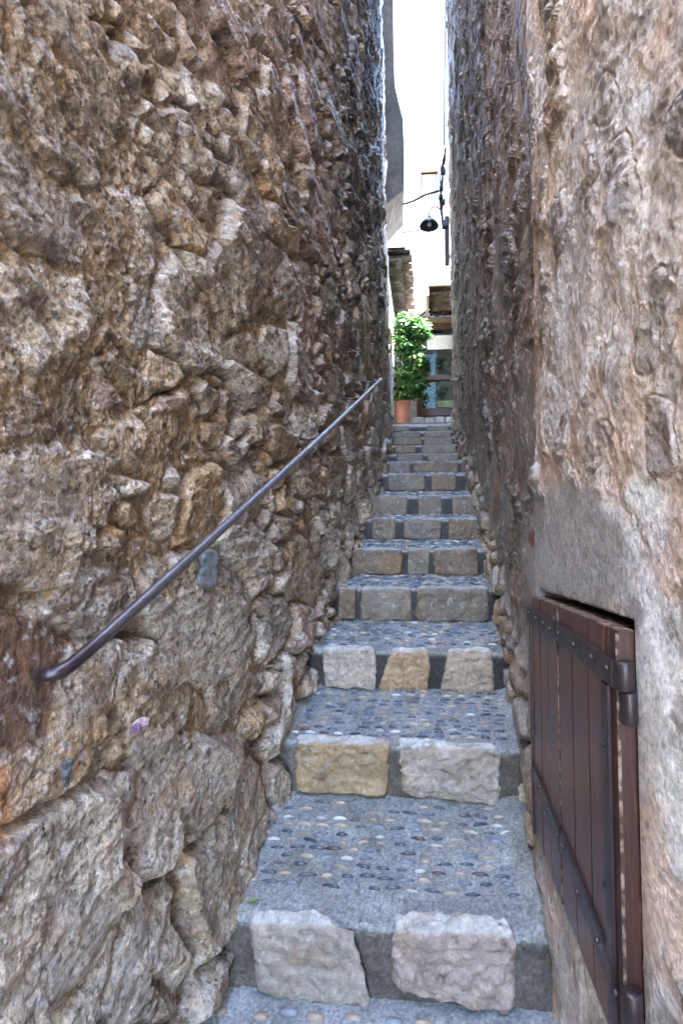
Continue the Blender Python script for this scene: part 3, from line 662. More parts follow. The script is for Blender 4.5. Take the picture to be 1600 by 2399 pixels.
#TAIL0
# ------------------------------------------------------------------ shutter door
def plate(P, x0, x1):
    """polygon of (y,z) extruded between x0 and x1"""
    n = len(P); V = [(x0, p[0], p[1]) for p in P]+[(x1, p[0], p[1]) for p in P]
    F = [tuple(range(n)), tuple(range(2*n-1, n-1, -1))]+[(i, i+n, (i+1) % n+n, (i+1) % n) for i in range(n)]
    return V, F
def YZ(px, py, X=None):
    p = UX(px, py, XD if X is None else X); return (p[1], p[2])
door = thing('shutter_door', 'small dark brown plank shutter door with riveted iron straps, low in the right wall', 'door', (XD, (DY0+DY1)/2, float(doorZb(.9))))
se = [1250, 1267, 1285.5, 1308, 1309.5, 1341.6, 1379, 1417, 1451]
sy_ = [YZ(x, 1700)[0] for x in se]; sy_[0] = DY1; sy_[-1] = DY0
rd = random.Random(4)
for i in range(8):
    if i == 3: continue
    y1, y0 = sy_[i], sy_[i+1]; gapw = .0019
    zt1 = float(doorZt(y1)); zt0 = float(doorZt(y0)); zb1 = float(doorZb(y1)); zb0 = float(doorZb(y0))
    y1 -= gapw; y0 += gapw; dx = rd.uniform(-.0008, .0008); ns = 12; V = []; F = []
    b = .0022
    prof = [(XD+.05, y0), (XD+dx+b, y0), (XD+dx, y0+b), (XD+dx, y1-b), (XD+dx+b, y1), (XD+.05, y1)]
    if i == 7: prof[0] = (XD+.028, y0); prof[5] = (XD+.028, y1)
    for j in range(ns+1):
        t = j/ns
        for (xx, yy) in prof:
            u_ = (yy-y0)/(y1-y0); zb_ = lerp(zb0, zb1, u_); zt_ = lerp(zt0, zt1, u_)
            tt = (.0, .002)[0]
            V.append((xx+(b if j in (0, ns) and xx < XD+.01 else 0), yy, lerp(zb_, zt_, t)-(rd.uniform(0, .0014) if j == ns else 0)))
    for j in range(ns):
        for k in range(5): F.append((j*6+k, j*6+k+1, j*6+7+k, j*6+6+k))
        F.append((j*6+5, j*6, j*6+6, j*6+11))
    F.append(tuple(range(6))[::-1]); F.append(tuple(ns*6+k for k in range(6)))
    mk('plank', V, F, M['wood'] if i < 7 else M['wood_side'], door, False)
    # bare worn wood along the sawn top and edge
    V, F = plate([(y0+.001, zt0+.0006), (y1-.001, zt1+.0006), (y1-.001, zt1-.0025), (y0+.001, zt0-.003)], XD+.0035, XD+.048 if i < 7 else XD+.027)
    mk('worn_edge', V, F, M['worn'], door, False)
for (ya, yb) in ((DY0+.0004, DY0+.0016), (sy_[3]-.0002, sy_[3]+.0010)):
    P = []; n = 60
    za = float(doorZb(ya)); zb_ = float(doorZt(ya))-.004; w1 = [rd.choice((.1, .2, .3, .6))*rd.uniform(.6, 1)+.04 for _ in range(n+1)]
    for j in range(n+1): P.append((ya-.0004, lerp(za, zb_, j/n)))
    for j in range(n, -1, -1): P.append((lerp(ya, yb, w1[j]), lerp(za, zb_, j/n)))
    V, F = plate(P, XD-.0006, XD+.004); mk('worn_edge', V, F, M['worn'], door, False)
# frame behind, seen at the hinge side
V, F = box(XD+.030, XD+.075, DY0-.003, DY0+.02, float(doorZb(DY0))-.02, DZT0-.004, .002); mk('door_frame', V, F, M['wood_side'], door, False)
# vertical iron bars
yb0, yb1 = YZ(1431, 1700)[0], YZ(1417, 1700)[0]
V, F = box(XD-.006, XD+.001, yb0, yb1, float(doorZb(yb0))+.03, YZ(1424, 1600)[1], .0012); bar = mk('edge_bar', V, F, M['iron'], door, False)
y_ = DY1; V, F = box(XD-.005, XD+.002, y_-.004, y_+.010, float(doorZb(y_))+.0, DZT1-.05, .001); bar2 = mk('edge_bar', V, F, M['iron'], door, False)
def strap(P, name='strap_hinge', th=.006):
    V, F = plate(P, XD-th, XD+.0005); return mk(name, V, F, M['iron'], door, False)
ya, yb = YZ(1238, 1430)[0], YZ(1299, 1470)[0]; z1 = (YZ(1238, 1421)[1]+YZ(1299, 1452)[1])/2; z0 = z1-.036
s1 = strap([(ya, z0), (yb, z0), (yb-.003, z0-.012), (yb-.009, z0-.016), (yb-.009, z1+.012), (yb-.002, z1+.004), (yb+.006, z1), (ya, z1)])
z1l, z1r = YZ(1307, 1456)[1], YZ(1441, 1547)[1]; ya, yb = YZ(1307, 1480)[0], YZ(1443, 1570)[0]
s2 = strap([(ya, z1l-.037), (yb, z1r-.037), (yb, z1r), (ya, z1l)], th=.007)
hl, hr = YZ(1253, 1790), YZ(1312, 1940); s3 = strap([(hl[0], hl[1]-.036), (hr[0], hr[1]-.036), (hr[0]-.004, hr[1]-.045), (hr[0]-.008, hr[1]-.04), (hr[0]-.008, hr[1]+.012), (hr[0], hr[1]+.004), hr, hl])
hl, hr = YZ(1318, 1946), YZ(1441, 2262); s4 = strap([(hl[0], hl[1]-.038), (hr[0], hr[1]-.038), hr, hl], th=.007)
def rivet(px, py, par, x0, r=.0048):
    c = UX(px, py, x0); pr = [(r, .001), (r*.98, -.0012), (r*.8, -.0034), (r*.45, -.0048), (0.0001, -.0053)]
    V, F = lathe(pr, c, 12, 'x'); mk('rivet', V, F, M['iron'], par)
for (x, y) in ((1238, 1436), (1255, 1448), (1271, 1460), (1287.5, 1473)): rivet(x, y, s1, XD-.006)
for (x, y) in ((1307, 1484), (1343, 1510), (1385, 1539), (1420, 1565)): rivet(x, y, s2, XD-.007)
for (x, y) in ((1250, 1805), (1263, 1844), (1282, 1896), (1304, 1955)): rivet(x, y, s3, XD-.006)
for (x, y) in ((1318, 1984), (1352, 2090), (1398, 2202), (1441, 2325)): rivet(x, y, s4, XD-.007)
for (x, y) in ((1416, 1744), (1418, 2073)): rivet(x, y, bar, XD-.004)
for (x, y) in ((1245, 1540), (1248, 1716)): rivet(x, y, bar2, XD-.005, .004)
def barrel(yc, z0, z1, r, x, nm='hinge_barrel'):
    V, F = tube([(x, yc, z0), (x, yc, z0+.002), (x, yc, z1-.002), (x, yc, z1)], [r*.9, r, r, r*.9], 20); return mk(nm, V, F, M['iron'], door)
zt_ = z1r+.001; barrel(DY0-.007, zt_-.040, zt_, .0135, XD+.008); barrel(DY0-.008, zt_-.086, zt_-.0415, .0115, XD+.013)
zt2 = hr[1]-.002; barrel(DY0-.007, zt2-.045, zt2, .0135, XD+.008)

# ------------------------------------------------------------------ handrail
def onwall(px, py, off, left=True):
    d = ray(px, py); lo, hi = .1, 7.5
    for _ in range(50):
        t = (lo+hi)/2; p = d*(t/d[1]); X = (XL(p[1], p[2])+off) if left else (XR(p[1], p[2])-off)
        if (p[0] > X) == left: lo = t
        else: hi = t
    return d*(lo/d[1])
rp_ = [(84, 1580, -.03), (104, 1581, .045), (128, 1578, .066), (155, 1566, .076), (185, 1543, .078), (250, 1486, .08), (339, 1414, .08), (437, 1329, .08), (549, 1213, .08)]
A_ = onwall(250, 1486, .08); pts = [onwall(*p) for p in rp_[:6]]
end = onwall(893, 888, .06); p_mid = onwall(591, 1160, .08)
print('rail', A_, end, p_mid)
def railp(px, py, t):    # straight pipe between the bend and the far end
    return t
n_ = 30; far = U(893, 888, 3.75)
st_ = pts[5]
from math import hypot
path = spline(pts, 6)
for i in range(1, n_+1): path.append(lerp(st_, far, i/n_)+np.array((0, 0, -.010*math.sin(PI*i/n_))))
rail = thing('handrail', 'dark painted iron pipe handrail running up along the left wall', 'handrail', tuple(path[0]))
V, F = tube(path, .0122, 20); nv = len(V); ramp = np.clip((np.arange(nv)//20/(len(path)-1)-.42)/.35, 0, 1)[:, None]; M['railp'] = NM('graded_rail_paint', attr=True, var=((40, .25), (300, .2)), bump=((250, .2, .0004),), rough=.34, spec=.9, metal=.6, rvar=.05)  # pipe colour shifts from dark to pale metal toward the far end
mk('pipe', V, F, M['railp'], rail, True, lerp(np.array((.075, .050, .058)), np.array((.46, .44, .43)), ramp))
def brk(px, t, dy=0):
    best = min(path, key=lambda p: abs(pxof(np.array(p[1]), p[0], p[2])[0]-px)); p = np.array(best)
    xw = float(XL(np.array(p[1]), np.array(p[2])))-.03
    V, F = tube([(p[0], p[1], p[2]-.004), (xw, p[1], p[2]-.004)], .0065, 10); mk('bracket', V, F, M['rail'], rail)
for x in (745, 845, 889): brk(x, 0)
# short end of the rail on the other wall
def railend(name, label, c, L):
    p = U(c[0], c[1], c[2]); q = U(c[3], c[4], c[5]); o = thing(name, label, 'handrail stub', tuple(p))
    V, F = tube([p, q], .012, 12); mk('pipe', V, F, M['pipe'], o); r = U(c[6], c[7], c[5]); V, F = tube([q, r], .008, 8); mk('bracket', V, F, M['black'], o)
railend('rail_stub', 'short grey rail stub on the right wall far up the steps', (1056, 890, 5.5, 1072, 889, 5.2, 1083, 886), 0)

# ------------------------------------------------------------------ wrapper, shards in the left wall
def shard(name, label, cat, P, mat, th, s, par=None):
    c = np.mean(P, 0); n = np.cross(P[1]-P[0], P[2]-P[0]); n /= np.linalg.norm(n); n = n if n[0] > 0 else -n
    C8 = [P[3]-n*th, P[0]-n*th, P[3]+n*th, P[0]+n*th, P[2]-n*th, P[1]-n*th, P[2]+n*th, P[1]+n*th]
    V, F = block(C8, 22, 8, 22, rnd=6, rough=.010, fine=.004, s=s, sc1=14); o = mk(name, V, F, mat, par); 
    if label: tag(o, label, cat)
    return o
M['slate'] = NM('blue_grey_slate', (.085, .09, .095), var=((12, .35), (60, .3)), bump=((60, .6, .004),), rough=.42, spec=.5)
M['palestone'] = NM('grey_flat_stone', (.15, .155, .15), var=((12, .3), (60, .3)), bump=((50, .6, .004),), rough=.5)
P = [onwall(466, 1284, .010), onwall(504, 1294, .026), onwall(492, 1384, .022), onwall(452, 1366, .000)]
V_ = None
o = shard('grey_stone', 'flat grey stone jutting from the rubble just under the handrail', 'stone', P, M['palestone'], .022, 5)
P = [onwall(146, 1790, .03), onwall(170, 1782, .03), onwall(157, 1850, .015), onwall(146, 1852, .012)]
shard('slate_shard', 'dark pointed slate shard stuck in the mortar below the rusty patch', 'slate', P, M['slate'], .006, 8)
M['wrap'] = NM('crumpled_wrapper', attr=True, var=((50, .1),), bump=((90, .5, .003),), rough=.35, spec=.6)
c = onwall(337, 1699, .040); bm_n = 900
th = np.linspace(0, 2*PI, 41)[:-1]; ph = np.linspace(.05, PI-.05, 22); T, Q = np.meshgrid(th, ph)
dx_, dy_, dz_ = np.sin(Q)*np.cos(T), np.sin(Q)*np.sin(T), np.cos(Q)
rr = .85+.22*(1-2*np.abs(n3(dx_*2.2, dy_*2.2, dz_*2.2, 3)))+.10*n3(dx_*5, dy_*5, dz_*5, 4)
V = np.stack([c[0]+dx_*rr*.014-.008, c[1]+dy_*rr*.026, c[2]+dz_*rr*.012+dy_*rr*.003], -1).reshape(-1, 3)
cm = n3(dx_*2.2, dy_*2.2, dz_*2.2, 9); cw = lerp(np.array((.80, .68, .72)), np.array((.66, .36, .44)), sst(.0, .4, cm)[..., None]); cw = lerp(cw, np.array((.17, .06, .16)), sst(-.2, -.6, dy_+.3*n3(dx_*1.6, dy_*1.6, dz_*1.6, 12))[..., None])
F = [(i*40+j, i*40+(j+1) % 40, (i+1)*40+(j+1) % 40, (i+1)*40+j) for i in range(21) for j in range(40)]
F += [tuple(range(40))[::-1], tuple(21*40+j for j in range(40))]
o = mk('crumpled_wrapper', V, F, M['wrap'], None, False, (cw*.8+.08).reshape(-1, 3)); tag(o, 'small crumpled pink and purple wrapper stuffed in a gap of the left wall', 'wrapper')
# fallen leaf on the lowest tread
p = U(592, 2112, 1.36); a = .02
V = [p+np.array(v)*a for v in ((-1, 0, .1), (-.4, .35, .25), (.5, .3, .2), (1, 0, .35), (.4, -.35, .2), (-.5, -.3, .1), (0, 0, .05))]
o = mk('fallen_leaf', V+[v-np.array((0, 0, .0012)) for v in V], [(0, 1, 6), (1, 2, 6), (2, 3, 6), (3, 4, 6), (4, 5, 6), (5, 0, 6), (7, 13, 8), (8, 13, 9), (9, 13, 10), (10, 13, 11), (11, 13, 12), (12, 13, 7)], M['leaf'], None, False, np.tile((.30, .34, .12), (14, 1))); tag(o, 'small yellow green fallen leaf on the lowest tread beside the left block', 'leaf')

for lab, px_, py_, yy_, nn in (('small green weed sprouting in the right corner of the second tread', 1192, 1862, 1.77, 7), ('tiny green weed in the crack at the left end of the third tread', 742, 1600, 2.24, 5)):
    p = U(px_, py_, yy_); mb = MB(); rw_ = random.Random(int(px_))
    for i in range(nn):
        a = rw_.uniform(0, 6.28); l = rw_.uniform(.010, .020); q = p+np.array((math.cos(a)*l*.6, math.sin(a)*l*.5, l)); s_ = np.array((-math.sin(a), math.cos(a), 0))*l*.28
        mb.add([p, lerp(p, q, .6)+s_, q, lerp(p, q, .6)-s_], [(0, 1, 2, 3)], (.10, .20, .04))
    o = mb.build('weed', M['leaf'], None, False, True); tag(o, lab, 'weed')
# ------------------------------------------------------------------ courtyard beyond
def gridwall(*a): pass
# rear house: tall white facade, shop front below a tiled canopy
YF = 9.0
fac = thing('rear_house', 'white rendered house closing the view beyond the steps, orange framed window high up', 'house', (0, YF, ZTER))
zr = U(1000, 388, YF)[2]
ow0, ow1 = U(986, 470, YF)[0], U(1075, 470, YF)[0]; oz0, oz1 = U(1010, 480, YF)[2], U(1000, 404, YF)[2]
mb = MB()
for b_ in ((-4, ow0, YF, YF+5, ZTER-.2, zr), (ow1, 5, YF, YF+5, ZTER-.2, zr), (ow0, ow1, YF, YF+5, ZTER-.2, oz0), (ow0, ow1, YF, YF+5, oz1, zr), (ow0, ow1, YF+.3, YF+5, oz0, oz1)): mb.add(*box(*b_))
mb.build('wall', M['white'], fac, False)
V, F = box(-4.2, 5.2, YF-.25, YF+5.2, zr+.003, zr+.12); mk('roof', V, F, M['white'], fac, False)
wi = None
mb = MB(); t = .045
for b_ in ((ow0-t, ow1+t, YF-.03, YF+.05, oz1, oz1+t), (ow0-t, ow1+t, YF-.03, YF+.05, oz0-t, oz0), (ow0-t, ow0, YF-.03, YF+.05, oz0+.001, oz1-.001), (ow1, ow1+t, YF-.03, YF+.05, oz0+.001, oz1-.001)): mb.add(*box(*b_))
wi = mb.build('window', M['orange'], fac, False)
V, F = box(ow0+.02, ow1-.02, YF+.06, YF+.07, oz0, oz1); mk('pane', V, F, M['palemetal'], wi, False)  # pale pane colour stands in for reflected sky
xm = ow0+.30; V, F = box(xm, xm+.22, YF-.06, YF-.03, oz1-.52, oz1-.02, .01); mk('shutter', V, F, M['palemetal'], wi, False)
# shop front
YS = 8.25
sh = thing('shop_front', 'brown framed shop window under a tiled canopy behind the potted plant', 'shop front', (0, YS, ZTER))
zl1, zl0 = U(1030, 757, YS)[2], U(1030, 772, YS)[2]; zs = U(1020, 975, YS)[2]
xj = U(976, 860, YS)[0]; xR = 2.2
mb = MB(); mb.add(*box(U(955, 860, YS)[0], xj, YS, YF-.01, ZTER-.1, zl1+.25)).add(*box(xj, xR, YS+.02, YF-.01, ZTER-.1, zs)); mb.add(*box(xR, 3.2, YS, YF-.01, ZTER-.1, zl1+.25)); mb.build('wall', M['greyplaster'], sh, False)
V, F = box(xj-.05, xR, YS-.04, YS+.15, zl0, zl1, .01); mk('lintel', V, F, M['brownframe'], sh, False)
fr = MB()
for (a0, a1, b0, b1, yy) in ((xj, xj+.09, zs, zl0, 0), (xj+.091, xR, zs, zs+.09, 0), (xj+.091, xR, zs+.091, zs+.13, .02)): fr.add(*box(a0, a1, YS-.03+yy, YS+.06, b0, b1, .006))
zt1, zt0 = U(1010, 880, YS)[2], U(1010, 892, YS)[2]; fr.add(*box(xj+.091, xR, YS-.04, YS+.05, zt0, zt1, .006))
wf = fr.build('window_frame', M['brownframe'], sh, False)
V, F = box(xj+.09, xR, YS+.01, YS+.016, zs+.13, zt0); mk('pane', V, F, M['glass'], wf, False)
V, F = box(xj+.09, xR, YS+.01, YS+.016, zt1, zl0-.002); mk('pane', V, F, M['glass'], wf, False)
V, F = box(xj+.07, xR, YS+.45, YS+.46, zs, zl0); mk('back_panel', V, F, M['greyplaster'], sh, False)
# canopy with wavy tiles
xc0, xc1 = U(962, 745, YS)[0], xR; n = 90; V = []; F = []
for j in range(2):
    for i in range(n+1):
        x = lerp(xc0, xc1, i/n); wv_ = .045*math.cos((x-xc0)*2*PI/.33+1.0)
        for (yy, zz) in ((YS-.28, zl1+.06), (YF-.02, zl1+.50)): V.append((x, yy+(.0 if j else 0), zz+wv_-(.03 if j else 0)))
m_ = (n+1)*2
for j in range(2):
    for i in range(n):
        a = j*m_+i*2; F.append((a, a+2, a+3, a+1) if j == 0 else (a, a+1, a+3, a+2))
for i in range(n): a = i*2; F.append((a, a+m_, a+m_+2, a+2))
mk('tiled_canopy', V, F, M['tile'], sh)
V, F = box(xc0, xR, YS-.20, YS-.045, zl1-.02, zl1+.012, .004); mk('canopy_board', V, F, M['stem'], sh, False)
pp = [U(1000, 787, YS), U(1055, 786, YS)]; V, F = box(pp[0][0], pp[0][0]+.5, YS-.012, YS-.006, U(1000, 820, YS)[2], pp[0][2]); o = mk('notice', V, F, M['paper'], None, False); tag(o, 'pale faded notice sheet stuck on the upper shop window', 'notice')
p0, p1 = U(1024, 955, YS+.2), U(1050, 938, YS+.2); V, F = box(p0[0], p0[0]+.3, YS+.2, YS+.35, p0[2], p1[2], .006); M['cream'] = NM('cream_card', (.62, .55, .32), bump=(), rough=.6); o = mk('display_box', V, F, M['cream'], None, False); tag(o, 'cream display box low behind the shop window', 'box')
# stone kerb below the shop window
kb = thing('stone_kerb', 'low row of pale rough stones at the top of the steps under the shop window', 'kerb', (0, 7.7, ZTER))
x = -.22; i = 0
while x < 1.2:
    w_ = rd.uniform(.13, .22); a, b_ = x, x+w_-.008; y0, y1, z0, z1 = 7.55, 7.85, ZTER-.02, U(1000, 978, 7.6)[2]+rd.uniform(-.012, .012)
    V, F = block([(a, y0, z0), (a, y0, z1), (a, y1, z0), (a, y1, z1), (b_, y0, z0), (b_, y0, z1), (b_, y1, z0), (b_, y1, z1)], 8, 8, 6, rnd=7, rough=.012, fine=.003, s=i)
    mk('kerb_stone', V, F, M['block'], kb, True, np.tile((.55, .53, .49), (len(V), 1))); x += w_; i += 1
# left house side wall and jettied plaster upper storey
lh = thing('left_house', 'white side house beyond the left wall with a grey plastered jetty overhanging the alley', 'house', (-.6, 7.0, ZTER))
xw = U(911, 850, 7.0)[0]; zj = 4.35
xw2 = U(929, 850, 8.9)[0]
V = [(-3, 6.80, ZTER-.2), (xw, 6.80, ZTER-.2), (xw2, 8.95, ZTER-.2), (-3, 8.95, ZTER-.2), (-3, 6.80, 3.9), (xw, 6.80, 3.9), (xw2, 8.95, 3.9), (-3, 8.95, 3.9)]
V, F = box(-3, xw, 6.80, 8.95, ZTER-.2, 3.72); mk('wall', V, F, M['white'], lh, False); V, F = box(-3, xw-.01, 6.82, 8.93, 3.724, 3.80); mk('roof', V, F, M['tile'], lh, False)  # unseen dark roof slab added to cut light bouncing up to the jetty
out = [(700, -300), (918, -300), (921, 0), (922, 120), (925, 200), (934, 240), (944, 278), (947, 350), (946, 446), (925, 462), (897, 484), (700, 600)]
out = [(p[0]+0, p[1]) for p in out]
YA, YB = 6.95, 7.45
fA = [U(a, b, YA) for a, b in out]; fA[-1] = np.array((-3, YA, fA[-2][2]-.0)); fA[0] = np.array((-3, YA, 9.5)); fA[1] = np.array((fA[1][0], YA, 9.5))
bo = list(out); bo[8] = (944, 512); bo[9] = (926, 528); bo[10] = (903, 556)
fB = [U(a, b, YB) for a, b in bo]; fB[-1] = np.array((-3, YB, fB[-2][2])); fB[0] = np.array((-3, YB, 9.5)); fB[1] = np.array((fB[1][0], YB, 9.5))
for i in range(2, 8): fB[i] = np.array((fA[i][0]-.015, YB, fA[i][2]))
n = len(fA); V = fA+fB+[np.array((p[0], 7.62, p[2])) for p in fB]
F = [tuple(range(n))[::-1]]+[(i, (i+1) % n, n+(i+1) % n, n+i) for i in range(n)]+[(n+i, n+(i+1) % n, 2*n+(i+1) % n, 2*n+i) for i in range(n)]+[tuple(2*n+i for i in range(n))]
M['jetty'] = NM('weathered_grey_plaster', (.115, .112, .108), var=((1.6, .3), (9, .25)), bump=((12, .5, .02), (70, .4, .005)), rough=.9, spec=.2); mk('jetty', V, F, M['jetty'], lh, False)
# cornice of clay tiles in two tiers along the left house
def halftile(x0, x1, yc, z, r, tilt=0):
    V = []; F = []; n = 9
    for j, x in enumerate((x0, x1)):
        for rr in (r, r-.014):
            for k in range(n+1):
                a = PI*k/n; V.append((x, yc+math.cos(a)*rr, z+math.sin(a)*rr*.55+tilt*j))
    m = n+1
    for k in range(n):
        F.append((k, k+1, 2*m+k+1, 2*m+k)); F.append((m+k, 3*m+k, 3*m+k+1, m+k+1))
        F.append((2*m+k, 2*m+k+1, 3*m+k+1, 3*m+k)); F.append((k, m+k, m+k+1, k+1))
    for a, b in ((0, m), (n, m+n)): F.append((a, 2*m+a, 2*m+b, b))
    return V, F
z1_ = U(940, 604, 6.85)[2]
for tier, (xe, zz, off) in enumerate(((U(943, 650, 7.3)[0], z1_-.07, 0), (U(967, 650, 7.4)[0], z1_+.03, .09))):
    y = 6.87+off; k = 0
    while y < 8.6:
        V, F = halftile(xw-.05, xe+rd.uniform(-.015, .015), y, zz+rd.uniform(-.006, .006), .085); mk('cornice_tile', V, F, M['tile'], lh); y += .178; k += 1
    V, F = box(xw-.04, xe-.02, 6.82, 8.7, zz+.05, zz+.072, .003); mk('cornice_slab', V, F, M['tile'], lh, False)
V, F = box(xw-.06, U(944, 600, 6.85)[0]+.03, 6.80, 8.72, z1_+.11, z1_+.125, .004); mk('roof', V, F, M['tile'], lh, False)
V, F = box(U(911, 815, 7.0)[0]-.03, U(916, 815, 7.0)[0], 6.85, 6.87, U(911, 806, 6.85)[2], U(911, 768, 6.85)[2]); M['poster'] = NM('faded_poster', (.25, .38, .34), tint=((.55, .30, .18), 6, .45, .55), bump=(), rough=.5)
o = mk('wall_plaque', V, F, M['poster'], None, False); tag(o, 'small green and orange plaque on the white house beside the downpipe', 'plaque')
# right house with its own short cornice
xr0 = .44
rh = thing('right_house', 'low house behind the right wall with a short eave of clay tiles jutting out', 'house', (1, 7.3, ZTER))
V, F = box(xr0, 3, 6.9, 8.1, ZTER-.2, 3.55); mk('wall', V, F, M['white'], rh, False); V, F = box(xr0+.01, 3, 6.92, 8.08, 3.553, 3.60); mk('roof', V, F, M['tile'], rh, False)  # dark roof slab added over the white top to reduce bounced light
xe = U(1002, 700, 7.55)[0]; ze = U(1010, 712, 7.55)[2]
for i in range(4):
    y = 7.42+i*.19; V, F = halftile(xe+.03, xr0+.05, y, ze+.05, .088); mk('cornice_tile', V, F, M['tile'], rh)
M['buff'] = NM('buff_board', (.46, .38, .27), var=((6, .2),), bump=((30, .3, .003),), rough=.8)
V, F = box(xe-.03, xe+.012, 7.30, 8.1, ze-.0, ze+.24, .006); mk('fascia', V, F, M['buff'], rh, False)
V, F = box(xe+.014, xr0+.1, 7.30, 7.335, ze+.15, ze+.24, .006); mk('fascia', V, F, M['buff'], rh, False)
V, F = box(xe, xr0+.1, 7.34, 8.1, ze+.17, ze+.23, .004); mk('roof', V, F, M['tile'], rh, False)

# pipes on the left
def pipething(name, label, P, r, mat, cat='downpipe', n=12, bands=()):
    o = thing(name, label, cat, tuple(P[-1])); V, F = tube(P, r, n); mk('pipe', V, F, mat, o)
    for i, p in enumerate(bands):
        V, F = tube([p-np.array((0, 0, .015)), p+np.array((0, 0, .015))], r*1.16 if np.ndim(r) == 0 else .036, n); mk('collar', V, F, mat, o)
    return o
Y6 = 6.80
pp = [U(x, y, 6.74) for x, y in ((905, 600), (905, 700), (904.5, 780), (904, 824), (906, 836), (911, 850), (914.5, 862), (915, 875), (915, 930), (914, 980))]
dp = pipething('grey_downpipe', 'thick pale grey downpipe with a swan neck at the top left of the steps', spline(pp, 4), .031, M['pipe'], bands=[U(904, 783, 6.74), U(915, 878, 6.74), U(914.5, 972, 6.74)])
e0, e1, e2 = U(914, 980, 6.74), U(914, 990, 6.71), U(913.5, 993, 6.60)
V, F = tube(spline([e0, e1, e2], 4), .034, 16, caps=False); mk('elbow', V, F, M['black'], dp)
V, F = tube([e2+np.array((0, .06, 0)), e2+np.array((0, .061, 0))], .033, 16); mk('mouth', V, F, M['black'], dp)
pipething('blue_pipe', 'thin pale blue pipe dropping beside the end of the left wall under the jetty', [U(x, y, 6.76) for x, y in ((896.5, 500), (898, 540), (897.5, 600), (896.5, 612), (896.5, 663))], .019, M['bluepipe'])
pipething('black_pipe', 'black cable duct beside the thick grey downpipe', [U(x, y, 6.70) for x, y in ((899, 664), (899, 764), (898, 800), (898.5, 900), (900, 985))], .020, M['black'], 'duct', bands=[U(898, 812, 6.7), U(898.5, 942, 6.7)])
pipething('red_pipe', 'short red brown pipe high on the grey plaster at the top left', [U(x, y, 6.86) for x, y in ((884, 38), (882.5, 200))], .016, M['redpipe'], 'pipe')
pipething('teal_pipe', 'thin pale pipe down the corner of the white house behind the plant', [U(x, y, 8.9) for x, y in ((929, 560), (930, 700), (930, 760))], .02, M['bluepipe'])

# lamp on the right wall
lp = U(1005, 524, 6.15); lm = thing('gooseneck_lamp', 'dark bell shaped gooseneck lamp hanging out from the right wall', 'lamp', tuple(lp))
prof = [(.008, .095), (.020, .094), (.026, .075), (.034, .060), (.055, .045), (.085, .020), (.112, -.018), (.119, -.034), (.116, -.034), (.108, -.018), (.080, .014), (.05, .036), (.03, .05)]
V, F = lathe(prof, lp, 28); shd = mk('lamp_shade', V, F, M['shade'], lm)
V, F = lathe([(.001, -.035), (.018, -.030), (.028, -.012), (.026, .005), (.014, .025), (.012, .05)], lp, 16); mk('bulb', V, F, M['bulb'], shd)
arm = [lp+np.array((0, 0, .09)), U(1006, 493, 6.15), U(1011, 487, 6.15), U(1019, 484.5, 6.15), U(1028, 488, 6.15), U(1034, 497, 6.16), U(1036, 512, 6.17), U(1037, 530, 6.18)]
V, F = tube(spline(arm, 6), .0075, 10); mk('arm', V, F, M['shade'], lm)
V, F = box(U(1035, 532, 6.18)[0], U(1040, 532, 6.18)[0]+.05, 6.14, 6.22, U(1037, 534, 6.18)[2], U(1037, 519, 6.18)[2], .004); mk('wall_plate', V, F, M['shade'], lm, False)
# bundle of cables down the corner of the right wall
cb = thing('cable_bundle', 'tangled black cables clipped to the far corner of the right wall above the lamp', 'cables', tuple(U(1040, 400, 6.5)))
for q in range(5):
    P = []; r0 = random.Random(q)
    for i, (x, y) in enumerate(((1044, 340), (1041, 375), (1036, 395), (1035, 415), (1034, 440), (1031, 460), (1034, 480), (1035, 500), (1038, 530))):
        P.append(U(x+r0.uniform(-4, 3), y, 6.45+r0.uniform(-.05, .05)))
    V, F = tube(spline(P, 5), .008, 6); mk('cable', V, F, M['black'], cb)
for (x, y) in ((1036, 398), (1038, 404), (1033, 442), (1032, 462), (1037, 474)):
    p = U(x, y, 6.4); V, F = box(p[0]-.025, p[0]+.03, 6.37, 6.43, p[2]-.03, p[2]+.03, .01); mk('clip', V, F, M['black'], cb, False)
V, F = tube([U(1043, 0, 6.62), U(1042, 100, 6.62), U(1041, 200, 6.62), U(1040.5, 340, 6.6)], .014, 8); o = mk('conduit', V, F, M['bluepipe'], None); tag(o, 'thin grey conduit running up the far edge of the right wall to the sky', 'conduit')
V, F = box(U(1041.5, 600, 6.62)[0], U(1041.5, 600, 6.62)[0]+.06, 6.56, 6.64, U(1042, 622, 6.62)[2], U(1042, 512, 6.62)[2], .006); M['brownboard'] = NM('brown_board', (.10, .075, .06), var=((6, .3),), rough=.7); o = mk('timber_strip', V, F, M['brownboard'], None, False); tag(o, 'narrow brown timber strip fixed on the far edge of the right wall below the lamp', 'timber')
def wire(label, pts, r, name='cable'):
    V, F = tube(spline([U(*p) for p in pts], 6), r, 8); o = mk(name, V, F, M['black'], None); tag(o, label, 'cable')
wire('thick black cable slung across the gap just above the lamp', [(946, 478, 7.2), (970, 470, 6.9), (995, 457, 6.7), (1012, 452, 6.5), (1032, 446, 6.45)], .014)
wire('short straight black wire poking out of the grey jetty', [(945, 442, 7.2), (960, 441.5, 7.3), (981, 441, 7.4)], .008)
wire('thin wire crossing the white house behind the lamp shade', [(922, 547, 8.4), (950, 544, 8.4), (990, 538, 8.4)], .009)
wire('thin looped cable hanging under the brown shop lintel', [(1031, 770, 8.15), (1037, 775, 8.15), (1050, 781, 8.15)], .009)
